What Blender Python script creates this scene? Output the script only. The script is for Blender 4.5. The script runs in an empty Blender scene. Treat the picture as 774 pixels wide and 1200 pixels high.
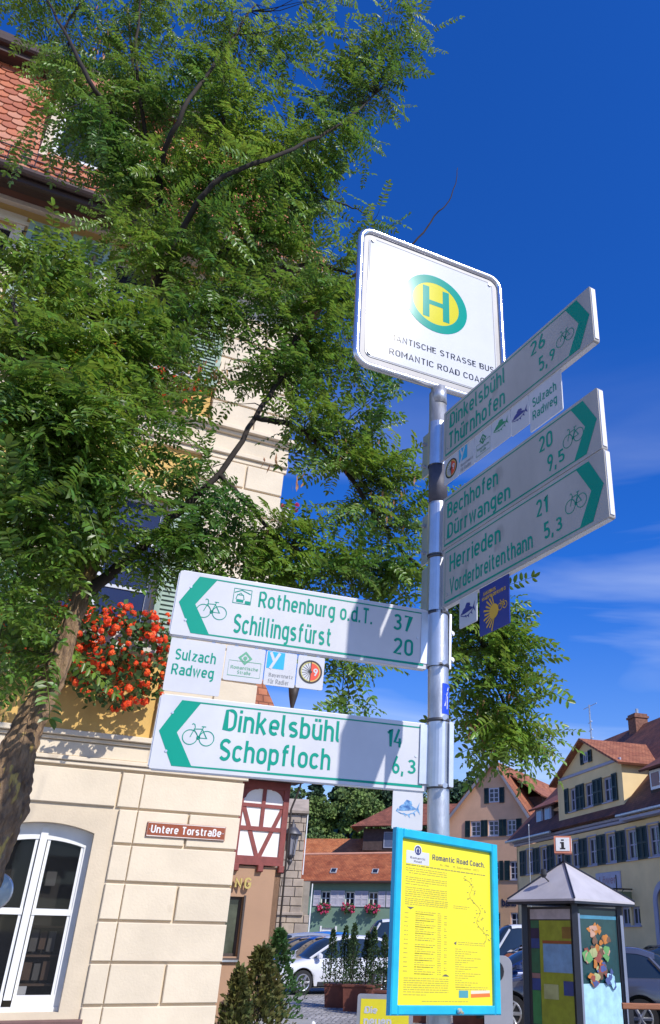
import bpy, math, random
import numpy as np
from mathutils import Vector, Matrix
random.seed(7); rng = np.random.default_rng(11)
R = math.radians
SC = bpy.context.scene; COL = SC.collection

# ------------------------------------------------------------------ camera, world, sun, exposure
CAM_H = 1.6; PITCH = 27.3; ROLL = 1.20
cd = bpy.data.cameras.new("camera"); cam = bpy.data.objects.new("camera", cd); COL.objects.link(cam)
cd.sensor_fit = 'VERTICAL'; cd.sensor_height = 36.0; cd.lens = 36.0 * 945 / 1200
cd.shift_x = (387 - 516) / 1200; cd.shift_y = (609 - 600) / 1200
cd.clip_start = 0.05; cd.clip_end = 3000
fw = Vector((0, math.cos(R(PITCH)), math.sin(R(PITCH)))); rt = Vector((1, 0, 0)); up = rt.cross(fw)
r2 = rt * math.cos(R(ROLL)) + up * math.sin(R(ROLL)); u2 = -rt * math.sin(R(ROLL)) + up * math.cos(R(ROLL))
m = Matrix((r2, u2, -fw)).transposed().to_4x4(); m.translation = (0, 0, CAM_H); cam.matrix_world = m
SC.camera = cam

SUN_AZ, SUN_EL = 131.0, 41.5
w = bpy.data.worlds.new("World"); SC.world = w; w.use_nodes = True
nt = w.node_tree; N = nt.nodes; Lk = nt.links
bg = N["Background"]; bg.inputs[1].default_value = 0.14
sky = N.new("ShaderNodeTexSky"); sky.sky_type = 'NISHITA'; sky.sun_disc = False
sky.sun_elevation = R(SUN_EL); sky.sun_rotation = R(SUN_AZ)
sky.altitude = 500; sky.air_density = 1.0; sky.dust_density = 0.25; sky.ozone_density = 3.0
hs = N.new("ShaderNodeHueSaturation"); hs.inputs["Saturation"].default_value = 1.06; hs.inputs["Value"].default_value = 0.80
hs.inputs["Hue"].default_value = 0.512
wbal = N.new("ShaderNodeMix"); wbal.data_type = 'RGBA'; wbal.blend_type = 'MULTIPLY'; wbal.inputs["Factor"].default_value = 1
tz = N.new("ShaderNodeTexCoord"); sz_ = N.new("ShaderNodeSeparateXYZ"); mz = N.new("ShaderNodeMapRange"); mz.interpolation_type = 'SMOOTHSTEP'
mz.inputs["From Min"].default_value = -0.02; mz.inputs["From Max"].default_value = 0.42   # deeper blue away from the pale horizon
wm = N.new("ShaderNodeMix"); wm.data_type = 'RGBA'; wm.inputs["A"].default_value = (1.26, 1.29, 1.32, 1); wm.inputs["B"].default_value = (0.50, 1.12, 1.80, 1)
Lk.new(tz.outputs["Generated"], sz_.inputs[0]); Lk.new(sz_.outputs["Z"], mz.inputs[0]); Lk.new(mz.outputs[0], wm.inputs["Factor"]); Lk.new(wm.outputs["Result"], wbal.inputs["B"])
Lk.new(sky.outputs[0], wbal.inputs["A"]); Lk.new(wbal.outputs["Result"], hs.inputs["Color"])
# thin cirrus streaks low in the sky, all the way round
tc = N.new("ShaderNodeTexCoord"); mp = N.new("ShaderNodeMapping"); mp.inputs["Rotation"].default_value = (0.25, 0.35, 0.6)
mp.inputs["Scale"].default_value = (1.1, 2.2, 7.5)
ns = N.new("ShaderNodeTexNoise"); ns.inputs["Scale"].default_value = 1.5; ns.inputs["Detail"].default_value = 5
ns.inputs["Roughness"].default_value = 0.5; ns.inputs["Distortion"].default_value = 0.5
rp = N.new("ShaderNodeMapRange"); rp.inputs["From Min"].default_value = 0.44; rp.inputs["From Max"].default_value = 0.78
sx = N.new("ShaderNodeSeparateXYZ"); el = N.new("ShaderNodeMapRange")
el.inputs["From Min"].default_value = 0.66; el.inputs["From Max"].default_value = 0.22; el.interpolation_type = 'SMOOTHSTEP'
ml = N.new("ShaderNodeMath"); ml.operation = 'MULTIPLY'; m2 = N.new("ShaderNodeMath"); m2.operation = 'MULTIPLY'; m2.inputs[1].default_value = 0.68
mx = N.new("ShaderNodeMix"); mx.data_type = 'RGBA'; mx.inputs["B"].default_value = (6.6, 7.4, 8.6, 1)
Lk.new(tc.outputs["Generated"], mp.inputs[0]); Lk.new(mp.outputs[0], ns.inputs[0]); Lk.new(ns.outputs[0], rp.inputs[0])
Lk.new(tc.outputs["Generated"], sx.inputs[0]); Lk.new(sx.outputs["Z"], el.inputs[0])
Lk.new(rp.outputs[0], ml.inputs[0]); Lk.new(el.outputs[0], ml.inputs[1]); Lk.new(ml.outputs[0], m2.inputs[0])
Lk.new(m2.outputs[0], mx.inputs["Factor"]); Lk.new(hs.outputs[0], mx.inputs["A"]); Lk.new(mx.outputs["Result"], bg.inputs[0])

sd = bpy.data.lights.new("sun", 'SUN'); sd.energy = 4.6; sd.angle = R(0.53); sd.color = (1.0, 0.955, 0.89)
sun = bpy.data.objects.new("sun", sd); COL.objects.link(sun)
S = Vector((math.sin(R(SUN_AZ)) * math.cos(R(SUN_EL)), math.cos(R(SUN_AZ)) * math.cos(R(SUN_EL)), math.sin(R(SUN_EL))))
sun.rotation_euler = S.to_track_quat('Z', 'Y').to_euler(); sun.location = (8, -8, 20)
vs = SC.view_settings; vs.view_transform = 'Standard'; vs.look = 'None'; vs.exposure = 0.04; vs.gamma = 1.0; vs.use_curve_mapping = False
SC.cycles.max_bounces = 8; SC.cycles.transparent_max_bounces = 12

# ------------------------------------------------------------------ materials
def lin(h):
    if not isinstance(h, str): return tuple(h)
    c = [int(h[i:i+2], 16) / 255 for i in (0, 2, 4)]
    return tuple(x / 12.92 if x <= .04045 else ((x + .055) / 1.055) ** 2.4 for x in c)
MC = {}
def mat(name, col, rough=.7, metal=0., var=.08, vs=4., bump=0., bs=40., col2=None, spots=None, spec=.5, stretch=None, coat=0., island=0., trans=0., alpha=1., objrand=0., bd=.01):
    if name in MC: return MC[name]
    m = bpy.data.materials.new(name); m.use_nodes = True; n = m.node_tree.nodes; l = m.node_tree.links
    b = n["Principled BSDF"]; c = lin(col)
    b.inputs["Roughness"].default_value = rough; b.inputs["Metallic"].default_value = metal
    b.inputs["Specular IOR Level"].default_value = spec; b.inputs["Coat Weight"].default_value = coat
    b.inputs["Coat Roughness"].default_value = .06
    b.inputs["Alpha"].default_value = alpha
    t = n.new("ShaderNodeTexCoord"); mpg = n.new("ShaderNodeMapping"); l.new(t.outputs["Object"], mpg.inputs[0])
    if stretch: mpg.inputs["Scale"].default_value = stretch
    if var > 0 or col2:
        a = n.new("ShaderNodeTexNoise"); a.inputs["Scale"].default_value = vs; a.inputs["Detail"].default_value = 6; a.inputs["Roughness"].default_value = .6
        l.new(mpg.outputs[0], a.inputs[0])
        x = n.new("ShaderNodeMix"); x.data_type = 'RGBA'
        x.inputs["A"].default_value = (*[v * (1 - var) for v in c], 1)
        x.inputs["B"].default_value = (*(lin(col2) if col2 else [min(1, v * (1 + var)) for v in c]), 1)
        r = n.new("ShaderNodeMapRange"); r.inputs["From Min"].default_value = .35; r.inputs["From Max"].default_value = .65
        l.new(a.outputs[0], r.inputs[0]); l.new(r.outputs[0], x.inputs["Factor"]); out = x.outputs["Result"]
        if spots:
            s = n.new("ShaderNodeTexNoise"); s.inputs["Scale"].default_value = spots[1]; s.inputs["Detail"].default_value = 4; l.new(mpg.outputs[0], s.inputs[0])
            sr = n.new("ShaderNodeMapRange"); sr.inputs["From Min"].default_value = spots[2]; sr.inputs["From Max"].default_value = spots[2] + .06
            y = n.new("ShaderNodeMix"); y.data_type = 'RGBA'; y.inputs["B"].default_value = (*lin(spots[0]), 1)
            l.new(s.outputs[0], sr.inputs[0]); l.new(sr.outputs[0], y.inputs["Factor"]); l.new(out, y.inputs["A"]); out = y.outputs["Result"]
        if objrand:
            oi = n.new("ShaderNodeObjectInfo"); ho = n.new("ShaderNodeHueSaturation"); mo = n.new("ShaderNodeMapRange"); mo.inputs["To Min"].default_value = 1 - objrand; mo.inputs["To Max"].default_value = 1 + objrand
            l.new(oi.outputs["Random"], mo.inputs[0]); l.new(mo.outputs[0], ho.inputs["Value"]); l.new(out, ho.inputs["Color"]); out = ho.outputs[0]
        if island:
            g = n.new("ShaderNodeNewGeometry"); hv = n.new("ShaderNodeHueSaturation"); mr = n.new("ShaderNodeMapRange")
            mr.inputs["To Min"].default_value = 1 - island; mr.inputs["To Max"].default_value = 1 + island
            mh = n.new("ShaderNodeMapRange"); mh.inputs["To Min"].default_value = .5 - island * .05; mh.inputs["To Max"].default_value = .5 + island * .05
            l.new(g.outputs["Random Per Island"], mr.inputs[0]); l.new(mr.outputs[0], hv.inputs["Value"])
            l.new(g.outputs["Random Per Island"], mh.inputs[0]); l.new(mh.outputs[0], hv.inputs["Hue"])
            l.new(out, hv.inputs["Color"]); out = hv.outputs[0]
        l.new(out, b.inputs["Base Color"])
    else: b.inputs["Base Color"].default_value = (*c, 1); out = None
    if bump:
        q = n.new("ShaderNodeTexNoise"); q.inputs["Scale"].default_value = bs; q.inputs["Detail"].default_value = 5
        bp = n.new("ShaderNodeBump"); bp.inputs["Strength"].default_value = bump; bp.inputs["Distance"].default_value = bd
        l.new(mpg.outputs[0], q.inputs[0]); l.new(q.outputs[0], bp.inputs["Height"]); l.new(bp.outputs[0], b.inputs["Normal"])
    if trans:
        tr = n.new("ShaderNodeBsdfTranslucent"); ms = n.new("ShaderNodeMixShader"); ms.inputs[0].default_value = trans
        g2 = n.new("ShaderNodeHueSaturation"); g2.inputs["Value"].default_value = 1.5; g2.inputs["Hue"].default_value = .48
        if out: l.new(out, g2.inputs["Color"])
        l.new(g2.outputs[0], tr.inputs[0]); o = n["Material Output"]
        l.new(b.outputs[0], ms.inputs[1]); l.new(tr.outputs[0], ms.inputs[2]); l.new(ms.outputs[0], o.inputs[0])
    MC[name] = m; return m
def tilemat(name, c1, c2, sx_=.18, sz=.16, dark='2a0f0a', rough=.75):
    """clay roof tiles too small in view to build one by one: rows and joints in object space"""
    if name in MC: return MC[name]
    m = mat(name, c1, rough, var=.2, vs=1.5, col2=c2); n = m.node_tree.nodes; l = m.node_tree.links; b = n["Principled BSDF"]
    br = n.new("ShaderNodeTexBrick"); t = n.new("ShaderNodeTexCoord")
    br.inputs["Color1"].default_value = (1, 1, 1, 1); br.inputs["Color2"].default_value = (.62, .6, .6, 1); br.inputs["Mortar"].default_value = (.35, .3, .3, 1)
    br.inputs["Scale"].default_value = 1; br.inputs["Brick Width"].default_value = sx_; br.inputs["Row Height"].default_value = sz
    br.inputs["Mortar Size"].default_value = .012; br.inputs["Mortar Smooth"].default_value = .3
    l.new(t.outputs["UV"], br.inputs[0]); src = b.inputs["Base Color"].links[0].from_socket
    mm = n.new("ShaderNodeMix"); mm.data_type = 'RGBA'; mm.blend_type = 'MULTIPLY'; mm.inputs["Factor"].default_value = .85
    l.new(src, mm.inputs["A"]); l.new(br.outputs["Color"], mm.inputs["B"]); l.new(mm.outputs["Result"], b.inputs["Base Color"])
    bp = n.new("ShaderNodeBump"); bp.inputs["Strength"].default_value = .7; bp.inputs["Distance"].default_value = .03
    l.new(br.outputs["Fac"], bp.inputs["Height"]); bp.invert = True; l.new(bp.outputs[0], b.inputs["Normal"])
    return m

# ------------------------------------------------------------------ mesh building
class MB:
    def __init__(s): s.v = []; s.f = []; s.uv = None
    def quad(s, *p):
        i = len(s.v); s.v += [tuple(q) for q in p]; s.f.append(tuple(range(i, i + len(p)))); return s
    def box(s, x0, x1, y0, y1, z0, z1):
        i = len(s.v)
        s.v += [(x0,y0,z0),(x1,y0,z0),(x1,y1,z0),(x0,y1,z0),(x0,y0,z1),(x1,y0,z1),(x1,y1,z1),(x0,y1,z1)]
        for f in ((0,3,2,1),(4,5,6,7),(0,1,5,4),(1,2,6,5),(2,3,7,6),(3,0,4,7)): s.f.append(tuple(i + k for k in f))
        return s
    def cbox(s, x0, x1, y0, y1, z0, z1, c=.006):
        """box whose front (-y) edges are chamfered"""
        i = len(s.v)
        s.v += [(x0,y1,z0),(x1,y1,z0),(x1,y1,z1),(x0,y1,z1),(x0,y0+c,z0),(x1,y0+c,z0),(x1,y0+c,z1),(x0,y0+c,z1),
                (x0+c,y0,z0+c),(x1-c,y0,z0+c),(x1-c,y0,z1-c),(x0+c,y0,z1-c)]
        for a in range(4):
            b = (a + 1) % 4; s.f.append((i+a, i+b, i+4+b, i+4+a)); s.f.append((i+4+a, i+4+b, i+8+b, i+8+a))
        s.f.append((i+8, i+9, i+10, i+11)); s.f.append((i+3, i+2, i+1, i)); return s
    def prism(s, pts, y0, y1, axis='y'):
        """polygon in xz pushed from y0 to y1 (axis='x': polygon in yz, from x=y0 to y1; 'z': polygon in xy)"""
        n = len(pts); i = len(s.v)
        def P(p, d): return (p[0], d, p[1]) if axis == 'y' else ((d, p[0], p[1]) if axis == 'x' else (p[0], p[1], d))
        s.v += [P(p, y0) for p in pts] + [P(p, y1) for p in pts]
        s.f.append(tuple(i + k for k in range(n))); s.f.append(tuple(i + n + k for k in reversed(range(n))))
        for k in range(n):
            k2 = (k + 1) % n; s.f.append((i + k2, i + k, i + n + k, i + n + k2))
        return s
    def tube(s, pts, r, seg=8, caps=True, close=False):
        pts = [Vector(p) for p in pts]; n = len(pts); i0 = len(s.v)
        rs = r if isinstance(r, (list, tuple)) else [r] * n
        ref = None
        for k, p in enumerate(pts):
            a = pts[k - 1] if (k > 0 or close) else p; b = pts[(k + 1) % n] if (k < n - 1 or close) else p
            d = (b - a).normalized() if (b - a).length > 1e-9 else Vector((0, 0, 1))
            if ref is None: ref = Vector((0, 0, 1)) if abs(d.z) < .9 else Vector((1, 0, 0))
            x = (ref - d * ref.dot(d))
            x = x.normalized() if x.length > 1e-6 else d.orthogonal().normalized()
            ref = x; y = d.cross(x)
            for j in range(seg):
                t = 2 * math.pi * j / seg; s.v.append(tuple(p + (x * math.cos(t) + y * math.sin(t)) * rs[k]))
        for k in range(n if close else n - 1):
            k2 = (k + 1) % n
            for j in range(seg):
                j2 = (j + 1) % seg; s.f.append((i0+k*seg+j, i0+k*seg+j2, i0+k2*seg+j2, i0+k2*seg+j))
        if caps and not close:
            s.f.append(tuple(i0 + j for j in reversed(range(seg)))); s.f.append(tuple(i0 + (n-1)*seg + j for j in range(seg)))
        return s
    def lathe(s, prof, c=(0, 0, 0), seg=16):
        i0 = len(s.v); n = len(prof)
        for r, z in prof:
            for j in range(seg):
                t = 2 * math.pi * j / seg; s.v.append((c[0] + r * math.cos(t), c[1] + r * math.sin(t), c[2] + z))
        for k in range(n - 1):
            for j in range(seg):
                j2 = (j + 1) % seg; s.f.append((i0+k*seg+j, i0+k*seg+j2, i0+(k+1)*seg+j2, i0+(k+1)*seg+j))
        s.f.append(tuple(i0 + j for j in reversed(range(seg)))); s.f.append(tuple(i0 + (n-1)*seg + j for j in range(seg))); return s
    def poly(s, pts, y): return s.quad(*[(p[0], y, p[1]) for p in pts])
    def ribbon(s, pts, wd, y, close=False):
        """flat line of width wd in the xz plane at depth y"""
        pts = [Vector((p[0], p[1])) for p in pts]; n = len(pts); i0 = len(s.v)
        for k, p in enumerate(pts):
            a = pts[k-1] if (k > 0 or close) else p; b = pts[(k+1) % n] if (k < n-1 or close) else p
            d = (b - a).normalized(); q = Vector((-d.y, d.x)); d1 = (p - a).normalized() if (p - a).length > 1e-9 else d
            c = max(.5, abs(d1.dot(d))); h = wd / 2 / c
            s.v += [(p.x + q.x*h, y, p.y + q.y*h), (p.x - q.x*h, y, p.y - q.y*h)]
        for k in range(n if close else n - 1):
            k2 = (k + 1) % n; s.f.append((i0+2*k, i0+2*k+1, i0+2*k2+1, i0+2*k2))
        return s
    def ring(s, cx, cz, r, wd, y, seg=28): return s.ribbon([(cx + r*math.cos(2*math.pi*k/seg), cz + r*math.sin(2*math.pi*k/seg)) for k in range(seg)], wd, y, True)
    def disc(s, cx, cz, r, y, seg=28, a0=0, a1=360):
        return s.poly([(cx + r*math.cos(R(a0 + (a1-a0)*k/seg)), cz + r*math.sin(R(a0 + (a1-a0)*k/seg))) for k in range(seg + (a1-a0 < 360))], y)
    def shift(s, dx=0, dy=0, dz=0): s.v = [(a+dx, b+dy, c+dz) for a, b, c in s.v]; return s
    def mesh(s, name, m, smooth=False, uvw=None):
        me = bpy.data.meshes.new(name); me.from_pydata(s.v, [], s.f)
        for mm in (m if isinstance(m, (list, tuple)) else [m]): me.materials.append(mm)
        if uvw:
            uv = me.uv_layers.new(name="UVMap"); 
            for lp in me.loops: uv.data[lp.index].uv = uvw(me.vertices[lp.vertex_index].co)
        if smooth:
            me.polygons.foreach_set("use_smooth", [True] * len(me.polygons))
        me.validate(); me.update()
        return me
def link(name, me, parent=None, loc=(0, 0, 0), rot=(0, 0, 0)):
    o = bpy.data.objects.new(name, me); COL.objects.link(o); o.location = loc; o.rotation_euler = rot
    if parent: o.parent = parent
    return o
def part(name, mb, m, parent, smooth=False, label=None, kind=None, uvw=None):
    o = link(name, mb.mesh(name, m, smooth, uvw), parent)
    if label: o["label"] = label
    if kind: o["kind"] = kind
    return o
def thing(name, label, cat, loc=(0, 0, 0), heading=90, group=None):
    """heading: compass direction of local +x; local -y is the side that faces the viewer"""
    o = bpy.data.objects.new(name, None); COL.objects.link(o); o.empty_display_size = .1
    o.location = loc; o.rotation_euler = (0, 0, R(90 - heading)); o["label"] = label; o["category"] = cat
    if group: o["group"] = group
    return o
def struct(name, mb, m, label=None, smooth=False):
    o = link(name, mb.mesh(name, m, smooth)); o["kind"] = 'structure'
    if label: o["label"] = label
    return o
def copy_tree(o, parent=None):
    c = o.copy(); COL.objects.link(c)
    if parent: c.parent = parent
    for ch in list(o.children): copy_tree(ch, c)
    return c
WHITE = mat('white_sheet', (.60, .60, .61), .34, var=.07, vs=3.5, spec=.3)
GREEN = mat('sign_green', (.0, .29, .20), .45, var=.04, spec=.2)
SHADEDW = mat('shaded_grimy_sheet', (.44, .415, .38), .42, var=.10, vs=4, spec=.25, spots=((.37, .35, .32), 7, .62), stretch=(1, 1, .5))  # shade of the right boards put into their white; spots are grime
ALU = mat('anodised_aluminium', (.62, .63, .65), .35, metal=.85, var=.06, vs=20)
ZINC = mat('galvanised_steel', (.48, .49, .51), .42, metal=.75, var=.22, vs=22, bump=.15, bs=90, stretch=(1, 1, .35))
BLACK = mat('black_metal', (.025, .025, .028), .45, var=.1)
DKGLASS = mat('window_glass', (.018, .022, .03), .04, var=0, spec=.7)
WHITEP = mat('white_paint', (.78, .78, .77), .45, var=.04, vs=6)
# ------------------------------------------------------------------ traffic-sign lettering drawn as strokes (centre lines; cap height 1)
def _a(cx, cy, rx, ry, a0, a1, n=9): return [(cx + rx * math.cos(R(a0 + (a1 - a0) * k / n)), cy + ry * math.sin(R(a0 + (a1 - a0) * k / n))) for k in range(n + 1)]
def _st(w, y0, y1, r=None):
    r = r or w / 2; return _a(w - r, y1 - r, r, r, 0, 90, 6) + _a(r, y1 - r, r, r, 90, 180, 6) + _a(r, y0 + r, r, r, 180, 270, 6) + _a(w - r, y0 + r, r, r, 270, 360, 6) + [(w, y1 - r)]
_T, _B, _X = .93, .07, .67; _w = .40
def _glyphs():
    G = {}; w = _w; X, B, T = _X, _B, _T
    def s(c, *p): G[c] = p
    nn = lambda x0, w_: _a(x0 + w_/2, X - w_/2 - .0, w_/2, w_/2, 180, 0) + [(x0 + w_, 0)]
    s('a', [(.03, .63), (.10, X - .01)] + _a(.22, X - .17, .18, .17, 90, 0) + [(w, 0)], [(w, .40)] + _a(.17, .235, .17, .165, 90, 270) + _a(w - .14, B + .10, .14, .10, 270, 350, 4))
    s('b', [(0, 0), (0, 1)], _a(w/2, X - .19, w/2, .19, 180, 0) + _a(w/2, B + .19, w/2, .19, 0, -180))
    s('c', _a(w/2 + .0, X - .19, w/2, .19, 30, 180) + _a(w/2, B + .19, w/2, .19, 180, 330))
    s('d', [(w, 0), (w, 1)], _a(w/2, X - .19, w/2, .19, 0, 180) + _a(w/2, B + .19, w/2, .19, 180, 360))
    s('e', [(.0, .36), (w, .36)] + _a(w/2, X - .19, w/2, .19, 0, 180) + _a(w/2, B + .19, w/2, .19, 180, 318))
    s('f', [(.12, 0), (.12, .78)] + _a(.27, .78, .15, .15, 180, 90, 5) + [(.33, .93)], [(0, X), (.32, X)])
    s('g', _a(w/2, X - .19, w/2, .19, 0, 180) + _a(w/2, B + .19, w/2, .19, 180, 360), [(w, .74), (w, -.05)] + _a(w/2 + .02, -.05, w/2 - .02, .16, 0, -110, 7))
    s('h', [(0, 0), (0, 1)], nn(0, w)); s('i', [(0, 0), (0, .74)], [(0, .86), (0, 1.0)])
    s('k', [(0, 0), (0, 1)], [(.38, .74), (.06, .33)], [(.14, .42), (.42, 0)])
    s('l', [(0, 1), (0, .19)] + _a(.10, .19, .10, .12, 180, 270, 4) + [(.11, .07)])
    s('m', [(0, 0), (0, .74)], nn(0, .31), nn(.31, .31)); s('n', [(0, 0), (0, .74)], nn(0, w)); s('o', _st(w, B, X, .19))
    s('p', [(0, -.26), (0, .74)], _a(w/2, X - .19, w/2, .19, 180, 0) + _a(w/2, B + .19, w/2, .19, 0, -180))
    s('r', [(0, 0), (0, .74)], _a(.17, X - .18, .17, .18, 180, 75)); s('s', _a(.19, X - .14, .19, .14, 38, 180, 7) + [(.03, .43), (.35, .31)] + _a(.19, B + .14, .19, .14, 10, -142, 8))
    s('t', [(.10, .93), (.10, .22)] + _a(.24, .22, .14, .15, 180, 270, 5) + [(.30, .07)], [(-.02, X), (.29, X)])
    s('u', [(w, 0), (w, .74)], [(0, .74)] + _a(w/2, B + .2, w/2, .2, 180, 360)); s('v', [(-.01, .74), (.20, .02), (.41, .74)]); s('w', [(-.01, .74), (.15, .03), (.30, .70), (.45, .03), (.61, .74)])
    s('y', [(0, .74), (.20, .06)], [(.42, .74), (.12, -.26)]); s('z', [(.0, X), (.36, X), (.0, B), (.38, B)])
    um = ([(.10, .86), (.10, 1.0)], [(.30, .86), (.30, 1.0)]); G['ü'] = (*G['u'], *um); G['ö'] = (*G['o'], *um)
    G['ß'] = ([(0, 0), (0, .74)] + _a(.17, .76, .17, .17, 180, 0, 8) + [(.34, .66), (.20, .53)] + _a(.20, .30, .20, .23, 80, -90, 8) + [(.12, .07)],)
    s('A', [(-.02, 0), (.25, .97), (.52, 0)], [(.08, .27), (.42, .27)]); s('B', [(.26, T), (0, T), (0, B), (.26, B)] , _a(.26, .72, .19, .21, 90, -90) , [(0, .51), (.28, .51)], _a(.26, .29, .22, .22, 90, -90))
    s('C', _a(.24, T - .24, .24, .24, 15, 180) + _a(.24, B + .24, .24, .24, 180, 345)); s('D', [(.22, B), (0, B), (0, T), (.22, T)] + _a(.22, T - .26, .25, .26, 90, 0) + _a(.22, B + .26, .25, .26, 0, -90))
    s('E', [(.42, T), (0, T), (0, B), (.42, B)], [(0, .51), (.36, .51)]); s('G', _a(.24, T - .24, .24, .24, 15, 180) + _a(.24, B + .24, .24, .24, 180, 360) + [(.48, .45), (.24, .45)])
    s('H', [(0, 0), (0, 1)], [(.46, 0), (.46, 1)], [(0, .51), (.46, .51)]); s('I', [(0, 0), (0, 1)]); s('J', [(.30, 1), (.30, .24)] + _a(.13, .24, .17, .17, 0, -130, 6)); s('K', [(0, 0), (0, 1)], [(.46, 1), (.05, .42)], [(.15, .58), (.50, 0)])
    s('L', [(0, 1), (0, B), (.40, B)]); s('M', [(0, 0), (0, .98), (.30, .35), (.60, .98), (.60, 0)]); s('N', [(0, 0), (0, .96), (.48, .04), (.48, 1)]); s('O', _st(.46, B, T, .23)); s('P', [(0, 0), (0, T), (.26, T)] + _a(.26, .69, .21, .24, 90, -90) + [(0, .45)])
    s('R', [(0, 0), (0, T), (.26, T)] + _a(.26, .69, .21, .24, 90, -90) + [(0, .45)], [(.25, .45), (.49, 0)]); s('S', _a(.24, T - .22, .23, .22, 30, 180, 7) + [(.04, .60), (.42, .42)] + _a(.24, B + .22, .23, .22, 10, -148, 8))
    s('T', [(0, T), (.48, T)], [(.24, T), (.24, 0)]); s('U', [(0, 1)] + _a(.23, B + .23, .23, .23, 180, 360) + [(.46, 1)]); s('V', [(-.02, 1), (.24, .03), (.50, 1)]); s('W', [(-.02, 1), (.18, .03), (.37, .95), (.56, .03), (.76, 1)])
    s('0', _st(.42, B, T, .21)); s('1', [(0, .74), (.22, .95), (.22, 0)]); s('2', _a(.21, T - .21, .21, .21, 165, -20, 8) + [(.38, .55), (.02, B), (.44, B)]); s('3', _a(.20, .73, .20, .20, 150, -80, 9) + [(.15, .53)], _a(.20, .29, .23, .22, 90, -150, 10))
    s('4', [(.28, 1), (.0, .27), (.46, .27)], [(.34, .50), (.34, 0)]); s('5', [(.39, T), (.06, T), (.03, .50)] + _a(.20, .32, .22, .25, 115, -145, 10)); s('6', _a(.22, .29, .22, .22, 0, 360, 14), [(.02, .36), (.10, .60), (.30, 1)])
    s('7', [(0, T), (.42, T), (.14, 0)]); s('9', _a(.22, .71, .22, .22, 0, 360, 14), [(.42, .64), (.34, .40), (.14, 0)]); s('8', _a(.21, .72, .19, .21, 0, 360, 14), _a(.21, .28, .22, .22, 0, 360, 14))
    s(',', [(.05, .15), (.0, -.12)]); s('.', [(0, 0), (0, .15)]); s('-', [(0, .38), (.25, .38)]); return G
GLY = _glyphs()
def text(parent, s, m, x0, x1, z0, z1, y, bold=0., name='lettering'):
    """one line of lettering, scaled to fill the box x0..x1, z0..z1 (z0 is the lowest point of the glyphs)"""
    sw = .134 + bold * 4; b = MB(); x = 0.; k = 0
    for ch in s:
        if ch == ' ': x += .34; continue
        g_ = GLY[ch]; lo = min(p[0] for l_ in g_ for p in l_); hi = max(p[0] for l_ in g_ for p in l_)
        for l_ in g_:
            cl = len(l_) > 4 and abs(l_[0][0] - l_[-1][0]) < 1e-6 and abs(l_[0][1] - l_[-1][1]) < 1e-6
            b.ribbon([(p[0] - lo + x, p[1]) for p in (l_[:-1] if cl else l_)], sw, y - .00005 * (k % 3), cl); k += 1
        x += hi - lo + .135 + (.13 if ch not in '.,' else .16)
    xs = [v[0] for v in b.v]; zs = [v[2] for v in b.v]; a, c = min(xs), max(xs); d, e = min(zs), max(zs)
    b.v = [(x0 + (v[0] - a) / (c - a) * (x1 - x0), v[1], z0 + (v[2] - d) / (e - d) * (z1 - z0)) for v in b.v]
    return part(name, b, m, parent)
# ------------------------------------------------------------------ ground, hill
STONEP = mat('cobbles', (.36, .34, .32), .8, var=.15, vs=.6)
def cobbles():
    m = STONEP; n = m.node_tree.nodes; l = m.node_tree.links; b = n["Principled BSDF"]
    t = n.new("ShaderNodeTexCoord"); v = n.new("ShaderNodeTexVoronoi"); v.inputs["Scale"].default_value = 8.5; v.inputs["Randomness"].default_value = .55
    v2 = n.new("ShaderNodeTexVoronoi"); v2.feature = 'DISTANCE_TO_EDGE'; v2.inputs["Scale"].default_value = 8.5; v2.inputs["Randomness"].default_value = .55
    l.new(t.outputs["Object"], v.inputs[0]); l.new(t.outputs["Object"], v2.inputs[0])
    src = b.inputs["Base Color"].links[0].from_socket
    hv = n.new("ShaderNodeHueSaturation"); sp = n.new("ShaderNodeSeparateColor"); mr = n.new("ShaderNodeMapRange"); mr.inputs["To Min"].default_value = .65; mr.inputs["To Max"].default_value = 1.3
    l.new(v.outputs["Color"], sp.inputs[0]); l.new(sp.outputs[0], mr.inputs[0]); l.new(mr.outputs[0], hv.inputs["Value"]); l.new(src, hv.inputs["Color"])
    e = n.new("ShaderNodeMapRange"); e.inputs["From Max"].default_value = .09; mm = n.new("ShaderNodeMix"); mm.data_type = 'RGBA'; mm.inputs["A"].default_value = (.09, .085, .08, 1)
    l.new(v2.outputs["Distance"], e.inputs[0]); l.new(e.outputs[0], mm.inputs["Factor"]); l.new(hv.outputs[0], mm.inputs["B"]); l.new(mm.outputs["Result"], b.inputs["Base Color"])
    bp = n.new("ShaderNodeBump"); bp.inputs["Strength"].default_value = .8; bp.inputs["Distance"].default_value = .02; l.new(e.outputs[0], bp.inputs["Height"]); l.new(bp.outputs[0], b.inputs["Normal"])
cobbles()
g = MB(); g.quad((-900, -300, 0), (900, -300, 0), (900, 1500, 0), (-900, 1500, 0)); struct('ground', g, STONEP, 'grey cobbled market square and street')
h = MB(); nx, ny = 60, 24
def hillz(x, y):
    k = max(0., min(1., (y - 95) / 80)); k = k * k * (3 - 2 * k)
    return -.5 + k * (24 + 3.5 * math.sin(x * .018 + 1.2) + 2.2 * math.sin(x * .05 + y * .03)) * (1 if x < 10 else max(.72, 1 - (x - 10) / 400))
for j in range(ny + 1):
    for i in range(nx + 1):
        x = -300 + 600 * i / nx; y = 90 + 260 * j / ny; h.v.append((x, y, hillz(x, y)))
for j in range(ny):
    for i in range(nx): a = j * (nx + 1) + i; h.f.append((a, a + 1, a + nx + 2, a + nx + 1))
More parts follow.
